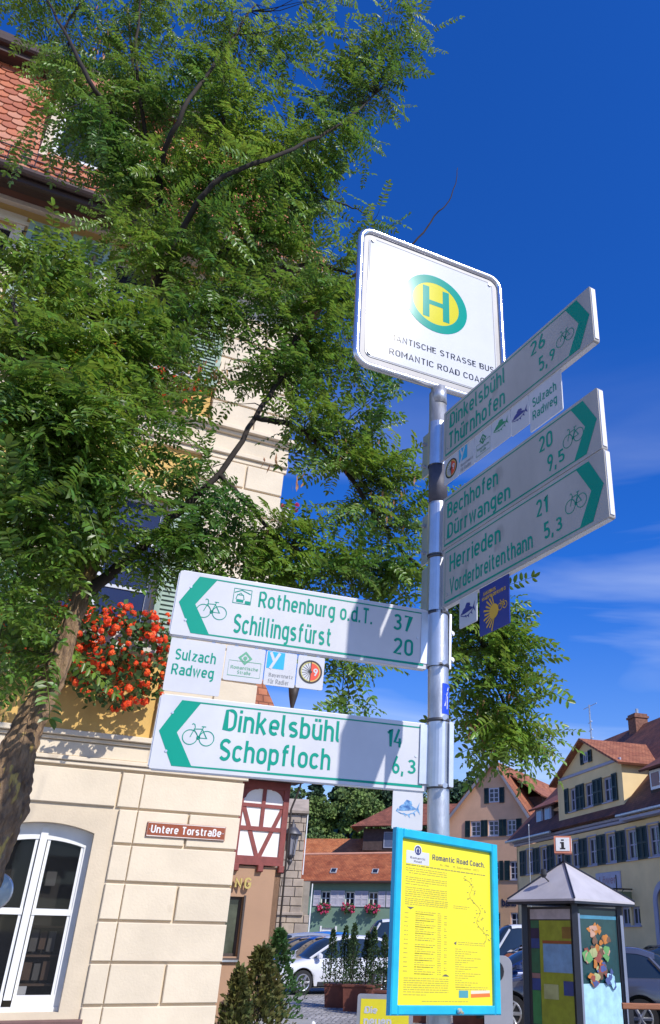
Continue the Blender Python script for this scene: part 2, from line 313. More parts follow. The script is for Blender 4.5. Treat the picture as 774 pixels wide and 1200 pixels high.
struct('hill', h, mat('meadow', (.06, .10, .03), .9, var=.3, vs=.2), 'green hillside behind the town roofs', True)

# ------------------------------------------------------------------ generic wall with openings (local frame, front at y=yf, facing -y)
def wall(mb, x0, x1, z0, z1, ops, yf=0., depth=.18):
    xs = sorted({x0, x1, *[v for o in ops for v in o[:2] if x0 < v < x1]}); zs = sorted({z0, z1, *[v for o in ops for v in o[2:4] if z0 < v < z1]})
    for a, b in zip(xs, xs[1:]):
        for c, d in zip(zs, zs[1:]):
            mx_, mz = (a + b) / 2, (c + d) / 2
            if any(o[0] < mx_ < o[1] and o[2] < mz < o[3] for o in ops): continue
            mb.quad((a, yf, c), (b, yf, c), (b, yf, d), (a, yf, d))
    for o in ops:
        a, b, c, d = o[:4]; y1 = yf + depth
        mb.quad((a, yf, c), (a, yf, d), (a, y1, d), (a, y1, c)); mb.quad((b, yf, d), (b, yf, c), (b, y1, c), (b, y1, d))
        mb.quad((a, yf, d), (b, yf, d), (b, y1, d), (a, y1, d)); mb.quad((b, yf, c), (a, yf, c), (a, y1, c), (b, y1, c))
    return mb
def window(parent, x0, x1, z0, z1, y, fm, cols=2, rows=2, t=.06, bar=.03, glass=DKGLASS, sill=None, deep=.05):
    f = MB()
    f.box(x0, x1, y, y + deep, z1 - t, z1).box(x0, x1, y, y + deep, z0, z0 + t).box(x0, x0 + t, y + .001, y + deep, z0 + t, z1 - t).box(x1 - t, x1, y + .001, y + deep, z0 + t, z1 - t)
    fo = part('window', f, fm, parent)
    b = MB()
    for k in range(1, cols):
        xx = x0 + (x1 - x0) * k / cols; b.box(xx - (bar if k * 2 == cols else bar * .6), xx + (bar if k * 2 == cols else bar * .6), y + .005, y + deep - .005, z0 + t, z1 - t)
    for k in range(1, rows):
        zz = z0 + (z1 - z0) * k / rows; b.box(x0 + t, x1 - t, y + .009, y + deep - .009, zz - bar * .6, zz + bar * .6)
    if b.v: part('glazing_bars', b, fm, fo)
    part('pane', MB().box(x0 + t * .5, x1 - t * .5, y + .022, y + .032, z0 + t * .5, z1 - t * .5), glass, fo)
    if sill: part('sill', MB().box(x0 - .06, x1 + .06, sill[0], y + .02, z0 - .05, z0), sill[1], fo)
    return fo
SHM = {}
def shutter(parent, x0, x1, z0, z1, y, m, slats=14, t=.03, name='shutter'):
    key = (round(x1 - x0, 3), round(z1 - z0, 3), m.name, slats)
    if key not in SHM:
        wd, hh = x1 - x0, z1 - z0; b = MB(); r = min(.07, wd * .16)
        b.box(0, r, -t, 0, 0, hh).box(wd - r, wd, -t, 0, 0, hh).box(r, wd - r, -t + .002, 0, 0, r).box(r, wd - r, -t + .002, 0, hh - r, hh).box(r, wd - r, -t + .002, 0, hh / 2 - r / 2, hh / 2 + r / 2)
        s = MB()
        for lo, hi in ((r, hh / 2 - r / 2), (hh / 2 + r / 2, hh - r)):
            n = max(2, slats // 2)
            for k in range(n):
                z = lo + (hi - lo) * (k + .1) / n; d = (hi - lo) / n
                s.quad((r, -t * .85, z), (wd - r, -t * .85, z), (wd - r, -t * .15, z + d * .95), (r, -t * .15, z + d * .95))
        s.quad((r, -.001, r), (wd - r, -.001, r), (wd - r, -.001, hh - r), (r, -.001, hh - r))
        SHM[key] = (b.mesh('shutter', m), s.mesh('shutter_slats', m))
    a, c = SHM[key]; o = link(name, a, parent, (x0, y, z0)); q = link('slats', c, o); q["kind"] = 'stuff'; return o

# geranium flower box: leaves and blossoms
def flowers(parent, x0, x1, y0, y1, z0, z1, n, redm, leafm, fs=.035, seed=1, hang=.5):
    rr = np.random.default_rng(seed); lf = MB(); fl = MB(); W, D, H = x1 - x0, y1 - y0, z1 - z0
    def pt():
        while True:
            p = rr.uniform(-1, 1, 3)
            if (abs(p[0]) ** 3 + abs(p[1]) ** 2.5 + abs(p[2]) ** 2.2) < 1 and (rr.random() < .35 or np.abs(p).max() > .55): return np.array([(x0+x1)/2 + p[0]*W/2, (y0+y1)/2 + p[1]*D/2, (z0+z1)/2 + p[2]*H/2])
    for k in range(n * 5):
        c = pt() + rr.normal(size=3) * .035; s = rr.uniform(.5, 1.1) * max(fs, .036) * 1.2; a = rr.normal(size=3); a /= np.linalg.norm(a); a[1] -= .5; a /= np.linalg.norm(a); b = np.cross(a, rr.normal(size=3)); b /= np.linalg.norm(b); d = np.cross(a, b)
        lf.quad(c + b*s, c + d*s*.8, c - b*s*.9, c - d*s*.8)
    for k in range(n):
        c = pt() + rr.normal(size=3) * .045; c[1] -= fs * 1.3; R0 = fs * rr.uniform(.55, 1.35)
        for q in range(12):
            e = rr.normal(size=3); e /= np.linalg.norm(e); e[1] = -abs(e[1]); cc = c + e * R0 * .8; b = np.cross(e, rr.normal(size=3)); b /= np.linalg.norm(b); d = np.cross(e, b); s = R0 * .55
            fl.quad(cc + b*s, cc + d*s, cc - b*s, cc - d*s)
    part('leaves', lf, leafm, parent, kind='stuff'); part('blossoms', fl, redm, parent, kind='stuff')

# ------------------------------------------------------------------ cream corner house (left)
CREAM = mat('cream_render', (.73, .62, .46), .85, var=.07, vs=1.6, bump=.22, bs=45, objrand=.045, spots=((.60, .50, .37), 2.3, .66))
CREAM2 = mat('cream_surround', (.66, .55, .40), .85, var=.10, vs=1.3, bump=.25, bs=40, spots=((.55, .45, .33), 2.0, .64))
OCHRE = mat('ochre_render', (.66, .42, .13), .9, var=.08, vs=2, bump=.15, bs=70)
SHG = mat('grey_green_shutter_paint', (.27, .36, .28), .6, var=.15, vs=6)
WOODB = mat('dark_brown_wood', (.045, .024, .018), .6, var=.2, vs=5, stretch=(.3, 4, 4), bump=.2)
HO = (-2.283, 10.0, 0)
house = thing('corner_house', 'cream and ochre corner house with grey green shutters and red geranium boxes', 'house', HO, 64.5)
ops_g = [(-2.50, -1.53, .86, 2.60)]; ops_1 = [(-2.75, -1.42, 4.75, 6.65)]; ops_2 = [(-2.86, -1.62, 8.55, 10.4), (-5.5, -4.14, 8.55, 10.4)]
wb = MB(); wall(wb, -9, 0, -.1, 3.2, ops_g, 0, .2); part('ground_floor_wall', wb, CREAM2, house)
wb = MB(); wall(wb, -9, -1.13, 3.2, 7.42, ops_1 + [(-6.3, -5, 4.75, 6.65)], 0, .18); part('upper_wall', wb, OCHRE, house)
wb = MB(); wall(wb, -9, -1.13, 7.42, 10.86, ops_2, 0, .18); part('upper_wall', wb, OCHRE, house)
wb = MB().box(-1.13, 0, -.045, .3, 3.2, 10.86); part('corner_pilaster', wb, CREAM2, house)
bk = MB().box(-9, 0, .45, 9, -.1, 10.86).box(-9, -8.8, 0, .45, -.1, 10.86).box(-.2, 0, .3, .46, -.1, 10.86); part('side_and_back_wall', bk, CREAM, house)
# arch infill over the ground-floor window, so the head is a flat segmental arch
ar = MB(); cx0, cx1, zc, rise = -2.50, -1.53, 2.60, .085; K = 14
for k in range(K):
    a = cx0 + (cx1 - cx0) * k / K; b = cx0 + (cx1 - cx0) * (k + 1) / K; f_ = lambda x: zc - rise * ((2 * (x - cx0) / (cx1 - cx0) - 1) ** 2)
    ar.quad((a, -.001, f_(a)), (b, -.001, f_(b)), (b, -.001, zc), (a, -.001, zc)); ar.quad((a, -.001, f_(a)), (a, .199, f_(a)), (b, .199, f_(b)), (b, -.001, f_(b)))
    ar.quad((a, .199, f_(a)), (a, .199, zc), (b, .199, zc), (b, .199, f_(b)))
part('window_arch', ar, CREAM2, house)
# rusticated blocks: each its own piece
rows = [(2.80, 3.165), (2.435, 2.775), (2.06, 2.41), (1.69, 2.03), (1.305, 1.665), (.925, 1.28), (.55, .90), (.17, .525)]
def block(x0, x1, z0, z1, pr=.034, c=.008):
    part('stone_block', MB().cbox(x0, x1, -pr, -.0005, z0, z1, c), CREAM, house)
for i, (z0, z1) in enumerate(rows):
    if i == 0:
        block(-1.33 - 2.6, -1.385, z0, z1); block(-6.6, -3.96, z0, z1)
    block(-1.325 if i else -1.36, -1.135, z0, z1)
    if i % 2 == 1: block(-1.125, -.585, z0, z1); block(-.56, .012, z0, z1)
    else: block(-1.125, .012, z0, z1)
    if i >= 5: 
        for a, b in (((-3.9, -2.72), (-5.4, -3.93)) if i % 2 else ((-4.4, -2.72), (-5.9, -4.43))): block(a, b, z0, z1)
# mouldings
def course(z0, z1, pr, m=CREAM, x0=-9, x1=.05, nm='string_course'): part(nm, MB().cbox(x0, x1, -pr, -.001, z0, z1, .006), m, house)
course(3.195, 3.235, .05); course(3.24, 3.285, .075); course(3.29, 3.445, .042, x1=.042); course(3.45, 3.49, .07); course(3.495, 3.555, .115, x1=.06)
course(7.43, 7.50, .06); course(7.505, 7.57, .10); course(7.575, 7.83, .055); course(7.835, 7.885, .10); course(7.89, 7.95, .16, x1=.13)
course(10.35, 10.42, .06); course(10.66, 10.74, .09); course(10.745, 10.86, .14)
z = 3.60; k = 0
while z < 10.2:   # quoins of the corner pilaster
    z1 = min(z + .355, 10.33)
    if not (7.2 < z < 7.95):
        for a, b in (((-1.125, -.53), (-.50, .012)) if k % 2 else ((-1.125, .012),)): part('stone_block', MB().cbox(a, b, -.075, -.046, z, z1, .007), CREAM, house)
        z = z1 + .028
    else: z = 7.98
    k += 1
# ground-floor window: white casement with arched head, dark room behind
gw = MB(); y = .12
gw.box(-2.5, -2.44, y, y + .07, .90, 2.515).box(-1.595, -1.53, y, y + .07, .90, 2.515)
gw.box(-2.05, -1.98, y - .02, y + .07, .96, 2.56)
gw.box(-2.44, -2.06, y + .002, y + .068, .90, 1.0).box(-1.97, -1.595, y + .002, y + .068, .90, 1.0)
gw.box(-2.44, -2.06, y + .002, y + .068, 1.715, 1.775).box(-1.97, -1.595, y + .002, y + .068, 1.715, 1.775)
gw.box(-2.50, -1.53, y - .015, y + .072, .80, .899)
for (a, b) in ((-2.44, -2.06), (-1.97, -1.595)):
    gw.box(a, a + .03, y + .012, y + .06, 1.0, 2.5).box(b - .03, b, y + .012, y + .06, 1.0, 2.5)
for k in range(K):
    a = cx0 + (cx1 - cx0) * k / K; b = cx0 + (cx1 - cx0) * (k + 1) / K
    gw.prism([(a, f_(a) - .16), (b, f_(b) - .16), (b, f_(b)), (a, f_(a))], y + .001, y + .069)
gwo = part('window', gw, WHITEP, house, label='white arched casement window of the ground floor')
gl = mat('clear_dark_glass', (.02, .022, .025), .03, var=0, spec=.6, alpha=.35)
for a, b in ((-2.44, -2.06), (-1.97, -1.595)):
    for c, d in ((1.0, 1.715), (1.775, 2.46)): part('pane', MB().quad((a, y + .035, c), (b, y + .035, c), (b, y + .035, d), (a, y + .035, d)), gl, gwo)
part('sill', MB().cbox(-2.62, -1.30, -.10, .12, .735, .80, .012), mat('red_brown_sill', (.16, .085, .075), .6, var=.15), gwo)
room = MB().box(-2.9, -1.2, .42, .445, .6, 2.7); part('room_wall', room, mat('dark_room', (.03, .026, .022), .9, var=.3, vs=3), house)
# book rack and notices standing inside the window
bm_ = [mat('shelf_paper_grey', (.10, .095, .09), .8), mat('shelf_paper_brown', (.09, .055, .035), .8), mat('shelf_paper_white', (.5, .5, .5), .8)]
for k, (a, z0, wd, hh) in enumerate([(-1.92, 1.38, .07, .2), (-1.83, 1.40, .06, .17), (-1.75, 1.38, .07, .19), (-1.93, 1.12, .08, .16), (-1.83, 1.12, .06, .15), (-1.75, 1.12, .07, .17), (-1.9, 2.0, .1, .14), (-2.38, 1.2, .09, .2)]):
    part('display_book', MB().box(a, a + wd, .34, .36, z0, z0 + hh), bm_[k % 2], gwo)
for z0 in (1.09, 1.35, 1.62): part('display_shelf', MB().box(-1.96, -1.60, .30, .41, z0 - .02, z0), bm_[1], gwo)
part('notice', MB().box(-1.95, -1.86, .20, .205, 1.0, 1.075), bm_[2], gwo)
# first-floor window, shutters
window(house, -2.75, -1.42, 4.75, 6.65, .12, mat('pale_blue_white_frame', (.55, .57, .62), .5), 2, 3, .07, .035, mat('blue_reflecting_glass', (.03, .045, .12), .05, var=0, spec=.8), (-.06, CREAM))
window(house, -2.86, -1.62, 8.55, 10.4, .12, WHITEP, 2, 3, .07, .035, DKGLASS, (-.06, CREAM)); window(house, -5.5, -4.14, 8.55, 10.4, .12, WHITEP, 2, 3, .07, .035, DKGLASS, (-.06, CREAM))
window(house, -6.3, -5, 4.75, 6.65, .12, WHITEP, 2, 3, .07, .035, DKGLASS, (-.06, CREAM))
for a, b, c, d in ((-2.75, -1.42, 4.75, 6.65), (-2.86, -1.62, 8.55, 10.4), (-5.5, -4.14, 8.55, 10.4)):
    f = MB().box(a - .10, a, -.03, -.001, c, d).box(b, b + .10, -.03, -.001, c, d).box(a - .10, b + .10, -.035, -.001, d + .001, d + .12); part('window_surround', f, CREAM, house)
for a, b, c, d in ((-1.38, -.98, 4.62, 6.62), (-3.25, -2.86, 4.62, 6.62), (-1.58, -1.12, 8.5, 10.38), (-3.42, -2.9, 8.5, 10.42), (-3.98, -3.46, 8.5, 10.42)): shutter(house, a, b, c, d, -.09, SHG, 30, .035)
for a, c in ((-3.99, 10.2), (-2.88, 10.2), (-1.39, 6.3)): part('shutter_hinge', MB().tube([(a - .05, 0, c), (a - .05, -.09, c), (a + .05, -.115, c)], .012, 6), BLACK, house)
# eaves, gutter, mansard roof with plain clay tiles
ev = MB().prism([(0, 10.86), (-.14, 10.86), (-.30, 10.66), (-.42, 10.64), (-.62, 10.52), (-.66, 10.52), (-.66, 10.72), (0, 10.95)], -9.3, .35, 'x'); part('eaves', ev, WOODB, house)
part('gutter', MB().tube([(-9.3, -.72, 10.66), (.38, -.72, 10.66)], .065, 10), mat('brown_copper', (.07, .045, .04), .5, metal=.4), house)
RY0, RZ0, RY1, RZ1 = -.56, 10.78, .10, 13.5
rf = MB()
rf.v = [(-9.3, RY0 + .04, RZ0 - .04), (.35, RY0 + .04, RZ0 - .04), (-.80, RY1 + .04, RZ1), (-9.3, RY1 + .04, RZ1), (-9.3, 8.6, RZ0 - .04), (.35, 8.6, RZ0 - .04), (-.80, 8.0, RZ1), (-9.3, 8.0, RZ1)]
rf.f = [(0, 1, 2, 3), (1, 5, 6, 2), (5, 4, 7, 6), (4, 0, 3, 7), (3, 2, 6, 7), (0, 4, 5, 1)]; part('mansard_roof', rf, mat('roof_boards', (.12, .05, .03), .9), house)
TILE = [mat('clay_tile_orange', (.48, .155, .07), .62, var=.15, vs=3, bump=.2), mat('clay_tile_red', (.38, .12, .06), .6, var=.15, vs=3, bump=.2), mat('clay_tile_pale', (.50, .22, .13), .6, var=.12, vs=3, bump=.2)]
tl = math.hypot(RY1 - RY0, RZ1 - RZ0); ty, tz = (RY1 - RY0) / tl, (RZ1 - RZ0) / tl; oy, oz = -tz, ty   # along slope; outward
def tile_geo(w_=.18, h_=.24, th=.018):
    pts = [(0, h_), (0, .05), (w_ * .12, .022), (w_ * .32, .005), (w_ * .5, 0), (w_ * .68, .005), (w_ * .88, .022), (w_, .05), (w_, h_)]
    b = MB(); b.prism([(x, s) for x, s in pts], 0, th, 'z'); return b
def place_tile(b, x, s, tilt=0.):
    o = []
    for a, c, d in b.v:
        d2 = d + (.030 * (1 - c / .24)); ss = s + c; o.append((x + a, RY0 + ty * ss + oy * d2, RZ0 + tz * ss + oz * d2))
    return o
tb = tile_geo(); base = MB(); base.v = place_tile(tb, 0, 0); base.f = tb.f
tmesh = [base.mesh('roof_tile', mm) for mm in TILE]; far = MB(); cnt = 0
nr = int(tl / .155); cands = []
for r_ in range(nr):
    for c_ in range(-50, 2):
        x = c_ * .187 + (.093 if r_ % 2 else 0); cands.append((r_, x, abs(x + 4.4)))
cands.sort(key=lambda q: q[2])
for r_, x, _ in cands:
    if x + .187 > .36 - 1.15 * (.155 * r_) / tl: continue
    if cnt < 300:
        link('roof_tile', random.choice(tmesh), house, (x + random.uniform(-.003, .003), ty * .155 * r_ , tz * .155 * r_)); cnt += 1
    else:
        i0 = len(far.v); far.v += [(a + x, b + ty * .155 * r_, c + tz * .155 * r_) for a, b, c in base.v]; far.f += [tuple(i0 + q for q in f) for f in base.f]
part('roof_tiles', far, TILE[0], house, kind='stuff')
part('mansard_cornice', MB().cbox(-9.35, -.62, -.28, 8.1, 13.5, 13.72, .03).box(-9.3, -.70, -.18, 8.0, 13.4, 13.5), WOODB, house)
part('upper_roof', MB().prism([(-.25, 13.72), (4.0, 15.4), (8.1, 13.72)], -9.3, -.7, 'x'), tilemat('plain_tiles_dark', (.22, .08, .05), (.3, .11, .06)), house)
# snow guard rail above the gutter
sg = MB()
for zz in (10.86, 10.98, 11.10): sg.tube([(-9.2, -.66, zz), (.3, -.66, zz)], .010, 5)
for k in range(56): sg.tube([(-9.1 + k * .168, -.66, 10.84), (-9.1 + k * .168, -.66, 11.12)], .007, 4)
part('snow_guard', sg, BLACK, house)
d_ = MB().box(-4.02, -3.05, -.44, .6, 11.32, 12.75); dmo = part('dormer', d_, WHITEP, house, label='white dormer with tiled hood on the mansard roof')
for a in (-4.10, -3.07): part('dormer_frame', MB().box(a, a + .10, -.50, -.30, 11.30, 12.75), CREAM2, dmo)
part('dormer_roof', MB().prism([(-4.25, 12.75), (-3.53, 13.15), (-2.82, 12.75)], -.62, .6), TILE[1], dmo)
part('dormer_window', MB().box(-3.9, -3.17, -.455, -.441, 11.5, 12.6), DKGLASS, dmo)
# flower boxes (they stand on the sill: things of their own)
RED = mat('geranium_red', (.85, .10, .014), .6, var=.2, vs=30, island=.25, trans=.25)
FLEAF = mat('geranium_leaf', (.055, .115, .025), .6, var=.25, vs=20, island=.3, trans=.25)
def world_of(o, x, y, z): 
    t = R(90 - 64.5); return (HO[0] + x * math.cos(t) - y * math.sin(t), HO[1] + x * math.sin(t) + y * math.cos(t), z)
fb = thing('flower_box', 'large hanging box of red geraniums under the lower window beside the tree trunk', 'flower box', world_of(0, -2.05, -.05, 4.45), 64.5)
part('planter', MB().cbox(-.80, .80, -.32, -.03, 0, .19, .01), mat('white_planter', (.6, .58, .52), .7), fb)
flowers(fb, -.16, .96, -.72, -.02, -.66, .44, 210, RED, FLEAF, .041, 3); flowers(fb, -.85, .92, -.42, -.03, .10, .58, 55, RED, FLEAF, .041, 13); flowers(fb, -.95, .15, -.62, -.02, -.46, .42, 90, RED, FLEAF, .040, 4)
fb2 = thing('flower_box', 'red geranium box under the upper window, half hidden by tree leaves', 'flower box', world_of(0, -2.2, -.05, 8.3), 64.5)
part('planter', MB().cbox(-.75, .75, -.32, -.03, 0, .19, .01), MC['white_planter'], fb2); flowers(fb2, -.8, .95, -.6, -.02, -.40, .38, 80, RED, FLEAF, .042, 5)
fb3 = thing('flower_box', 'red geranium box at the far left upper window by the picture edge', 'flower box', world_of(0, -4.2, -.05, 8.3), 64.5)
part('planter', MB().cbox(-.75, .75, -.32, -.03, 0, .19, .01), MC['white_planter'], fb3); flowers(fb3, -.9, .5, -.6, -.02, -.3, .35, 30, RED, FLEAF, .042, 6)
PINK = mat('petunia_pink', (.62, .05, .16), .6, var=.2, vs=20, island=.25, trans=.25)
fb4 = thing('flower_box', 'small pink flowers peeping round the house corner below the cornice', 'flower box', world_of(0, .10, .15, 6.85), 64.5)
part('planter', MB().cbox(-.06, .12, .0, .5, 0, .15, .01), MC['white_planter'], fb4); flowers(fb4, -.06, .22, -.05, .5, .0, .32, 14, PINK, FLEAF, .035, 8)
# street name plate
sp_ = thing('street_name_plate', 'brown street name plate reading Untere Torstraße on the block wall', 'street sign', world_of(0, -1.008, -.036, 2.517), 64.5)
part('plate', MB().cbox(0, .868, -.02, 0, 0, .152, .004), mat('brown_enamel', (.30, .075, .03), .35, var=.08), sp_)
e = MB(); e.ribbon([(.008, .008), (.86, .008), (.86, .144), (.008, .144)], .006, -.0207, True); part('plate_border', e, mat('cream_enamel', (.7, .62, .55), .4), sp_)
text(sp_, 'Untere Torstraße', mat('white_enamel', (.8, .78, .76), .4, var=0), .045, .822, .038, .122, -.0212, .012)
for a in (.03, .84): part('screw', MB().tube([(a, -.026, .076), (a, -.018, .076)], .006, 8), ALU, sp_)
# ------------------------------------------------------------------ sign pole (leans very slightly)
PO = Vector((.0033, 3.1, 0))
def pole_xy(z): return (.057 - .0206 * z, 3.1)
pl = thing('sign_pole', 'galvanised steel post that carries all the direction signs', 'pole', (.057, 3.1, 0), 90)
def ax(z, dx=0, dy=0): return (-.0206 * z + dx, dy, z)
part('pole', MB().tube([ax(0), ax(1), ax(2), ax(3.0), ax(3.86)], .0405, 28), ZINC, pl, True)
part('pole_sleeve', MB().tube([ax(3.275), ax(3.46)], .0418, 28), mat('dark_sleeve', (.075, .072, .09), .6, var=.15, vs=30), pl, True)
for z in (3.015, 2.765, 2.545, 2.085, 2.33):
    part('pole_clamp', MB().tube([ax(z - .006), ax(z + .006)], .0445, 24), mat('dark_clamp', (.10, .10, .105), .5, metal=.6), pl, True)
    part('clamp_bolt', MB().tube([ax(z, .02, -.040), ax(z, .024, -.062)], .006, 8).tube([ax(z, .024, -.060), ax(z, .0245, -.066)], .010, 6), ALU, pl)
part('pole_foot', MB().lathe([(.11, 0), (.11, .015), (.06, .03), (.055, .08)], seg=20), ZINC, pl)

def rr_(x0, x1, z0, z1, r, k=5):
    P = []
    for cx_, cz_, a in ((x1-r, z1-r, 0), (x0+r, z1-r, 90), (x0+r, z0+r, 180), (x1-r, z0+r, 270)):
        for i in range(k + 1): t = R(a + 90*i/k); P.append((cx_ + r*math.cos(t), cz_ + r*math.sin(t)))
    return P
def bike(parent, x0, x1, zc, y, m, flip=False, wd=.0028):
    """bicycle pictogram between x0 and x1, wheels centred on zc (slightly low)"""
    W = x1 - x0; r = W * .235; b = MB(); F = (lambda u: x0 + u * W) if not flip else (lambda u: x1 - u * W)
    h_ = lambda q: zc - r * .35 + q * W
    a, c = .235, .765
    b.ring(F(a), h_(0), r, wd, y, 24); b.ring(F(c), h_(0), r, wd, y, 24)
    P = lambda *q: b.ribbon([(F(u), h_(v)) for u, v in q], wd, y)
    P((a, 0), (.36, .33), (.33, .42), (.27, .44), (.25, .40)); P((.335, .27), (.60, .29)); P((.345, .24), (.50, 0), (.62, .36)); P((.50, 0), (c, 0), (.60, .27))
    P((.56, .37), (.70, .37)); P((.46, -.06), (.54, .06)); b.ring(F(.5), h_(0), W * .05, wd, y, 10)
    part('bicycle_symbol', b, m, parent)
def arrow_sign(name, label, u0, u1, z0, z1, heading, w, tip, lines, nums, bikebox, group, extra=None, th=.026):
    hh = R(heading); L = Vector((math.sin(hh), math.cos(hh), 0)); Nn = Vector((math.cos(hh), -math.sin(hh), 0))
    o = PO + Nn * w; t = thing(name, label, 'direction sign', (o.x, o.y, z0), heading, group); H = z1 - z0
    b = MB(); b.prism([(x, z) for x, z in rr_(u0, u1, 0, H, .006, 2)], 0, th); part('board', b, WHITE if tip == 'left' else SHADEDW, t)
    for rx_, rz_ in ((u0 + .045, H * .24), (u0 + .045, H * .76), (u1 - .045, H * .5)) if tip == 'left' else ((u0 + .035, H * .18), (u0 + .035, H * .82)): part('rivet', MB().tube([(rx_, -.0022, rz_), (rx_, 0, rz_)], .0045, 8), ALU, t)
    # edge profile of folded aluminium
    e = MB(); e.box(u0 + .01, u1 - .01, .004, th - .004, -.0035, 0).box(u0 + .01, u1 - .01, .004, th - .004, H, H + .0035)
    e.box(u0 - .0035, u0, .004, th - .004, .01, H - .01).box(u1, u1 + .0035, .004, th - .004, .01, H - .01); part('edge_profile', e, mat('painted_aluminium_edge', (.75, .75, .76), .4, metal=.1), t)
    g = .013; yy = -.0008; B = MB()
    if tip == 'left':
        a = u0 + .012; s1 = u0 + .072; s2 = u0 + .136; T = a + .058
        part('chevron', MB().poly([(a, H/2), (s1 - .002, H - g), (s2, H - g), (T, H/2), (s2, g), (s1 - .002, g)], yy), GREEN, t)
        B.ribbon([(s1 + .02, H - g - .0025), (u1 - .018, H - g - .0025), (u1 - .018, g + .0025), (s1 + .02, g + .0025)], .0048, yy - .0002)
    else:
        a = u1 - .012; s1 = u1 - .072; s2 = u1 - .136; T = a - .058
        part('chevron', MB().poly([(a, H/2), (s1, g), (s2, g), (T, H/2), (s2, H - g), (s1, H - g)], yy), GREEN, t)
        B.ribbon([(s1 - .02, H - g - .0025), (u0 + .018, H - g - .0025), (u0 + .018, g + .0025), (s1 - .02, g + .0025)], .0048, yy - .0002)
    part('border_line', B, GREEN, t)
    for s, x0, x1, a, b_ in lines + nums: text(t, s, GREEN, x0, x1, a - z0, b_ - z0, -.0010, .004)
    bike(t, bikebox[0], bikebox[1], bikebox[2] - z0, -.0010, GREEN)
    if extra: extra(t, z0)
    return t
def train(t, z0):
    b = MB(); x0, x1, a, c = -.822, -.757, 2.680 - z0, 2.737 - z0; y = -.001
    b.ribbon([(x0, a), (x1, a), (x1, c), (x0, c)], .0022, y, True); b.ribbon([(x0 + .003, c - .016), ((x0+x1)/2 - .004, c - .004), (x1 - .003, c - .016)], .0035, y)
    b.poly([(x0+.012, a+.005), (x0+.038, a+.005), (x0+.038, a+.016), (x0+.012, a+.016)], y); b.ribbon([(x0+.010, a+.016), (x0+.014, a+.034), (x0+.036, a+.034), (x0+.040, a+.016)], .003, y)
    b.poly([(x0+.044, a+.002), (x1-.002, a+.002), (x1-.002, a+.013), (x0+.044, a+.013)], y); b.ribbon([(x0+.018, a+.036), (x0+.025, a+.042), (x0+.032, a+.036)], .002, y); part('railway_symbol', b, GREEN, t)
arrow_sign('direction_sign', 'white left arrow sign reading Rothenburg o.d.T. 37 and Schillingsfürst 20', -1.022, -.045, 2.529, 2.773, 68.1, 0, 'left',
    [('Rothenburg o.d.T.', -.728, -.282, 2.660, 2.742), ('Schillingsfürst', -.808, -.442, 2.545, 2.640)], [('37', -.193, -.112, 2.670, 2.738), ('20', -.190, -.107, 2.572, 2.640)],
    (-.945, -.838, 2.640), 'white arrow signs on the pole', train)
arrow_sign('direction_sign', 'white left arrow sign reading Dinkelsbühl 14 and Schopfloch 6,3', -1.012, -.036, 2.070, 2.315, 68.1, 0, 'left',
    [('Dinkelsbühl', -.795, -.380, 2.211, 2.290), ('Schopfloch', -.795, -.405, 2.095, 2.188)], [('14', -.198, -.140, 2.218, 2.286), ('6,', -.172, -.128, 2.115, 2.188), ('3', -.112, -.080, 2.128, 2.178)],
    (-.922, -.818, 2.190), 'white arrow signs on the pole')
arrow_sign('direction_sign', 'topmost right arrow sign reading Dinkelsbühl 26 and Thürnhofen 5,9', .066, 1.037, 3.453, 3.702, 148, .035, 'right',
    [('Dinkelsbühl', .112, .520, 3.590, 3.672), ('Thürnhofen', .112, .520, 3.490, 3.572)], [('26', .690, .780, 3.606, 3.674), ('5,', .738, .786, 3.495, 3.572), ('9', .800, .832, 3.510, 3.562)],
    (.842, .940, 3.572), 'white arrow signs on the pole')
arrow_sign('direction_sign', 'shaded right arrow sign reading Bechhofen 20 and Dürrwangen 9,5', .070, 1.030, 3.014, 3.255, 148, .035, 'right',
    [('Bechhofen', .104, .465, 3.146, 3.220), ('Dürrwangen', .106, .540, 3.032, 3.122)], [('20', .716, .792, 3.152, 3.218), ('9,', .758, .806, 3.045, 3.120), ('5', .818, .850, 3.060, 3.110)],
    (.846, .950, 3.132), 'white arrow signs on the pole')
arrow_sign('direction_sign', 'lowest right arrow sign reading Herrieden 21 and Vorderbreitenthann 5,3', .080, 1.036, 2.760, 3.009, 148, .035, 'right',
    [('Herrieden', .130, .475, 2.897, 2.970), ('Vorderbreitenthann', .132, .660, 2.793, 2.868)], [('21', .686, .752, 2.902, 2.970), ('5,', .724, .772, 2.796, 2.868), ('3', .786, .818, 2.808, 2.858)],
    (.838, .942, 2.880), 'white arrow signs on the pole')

# ---- small plaques hung under the arrow signs
FBLUE = mat('fish_blue', (.02, .13, .42), .4, var=.3, vs=60, col2=(.25, .5, .75)); DBLUE = mat('dark_fish_blue', (.02, .03, .22), .4, var=.1)
YB = mat('sky_blue_print', (.02, .40, .66), .35, var=0); GREYT = mat('grey_print', (.25, .26, .27), .5, var=0); PALEG = mat('pale_green_print', (.12, .38, .22), .4, var=0)
def plaque(label, u0, u1, z0, z1, heading, w, m=WHITE, th=.004):
    hh = R(heading); Nn = Vector((math.cos(hh), -math.sin(hh), 0)); L = Vector((math.sin(hh), math.cos(hh), 0)); o = PO + Nn * w + L * u0
    t = thing('plaque', label, 'plaque', (o.x, o.y, z0), heading, 'small plaques under the arrow signs'); W, H = u1 - u0, z1 - z0
    part('plate', MB().prism(rr_(0, W, 0, H, .005, 2), 0, th), m, t)
    for u in (W*.2, W*.8 - .012): part('hanger', MB().box(u, u + .012, th, th + .003, H - .02, H + .015), ALU, t)
    return t, W, H
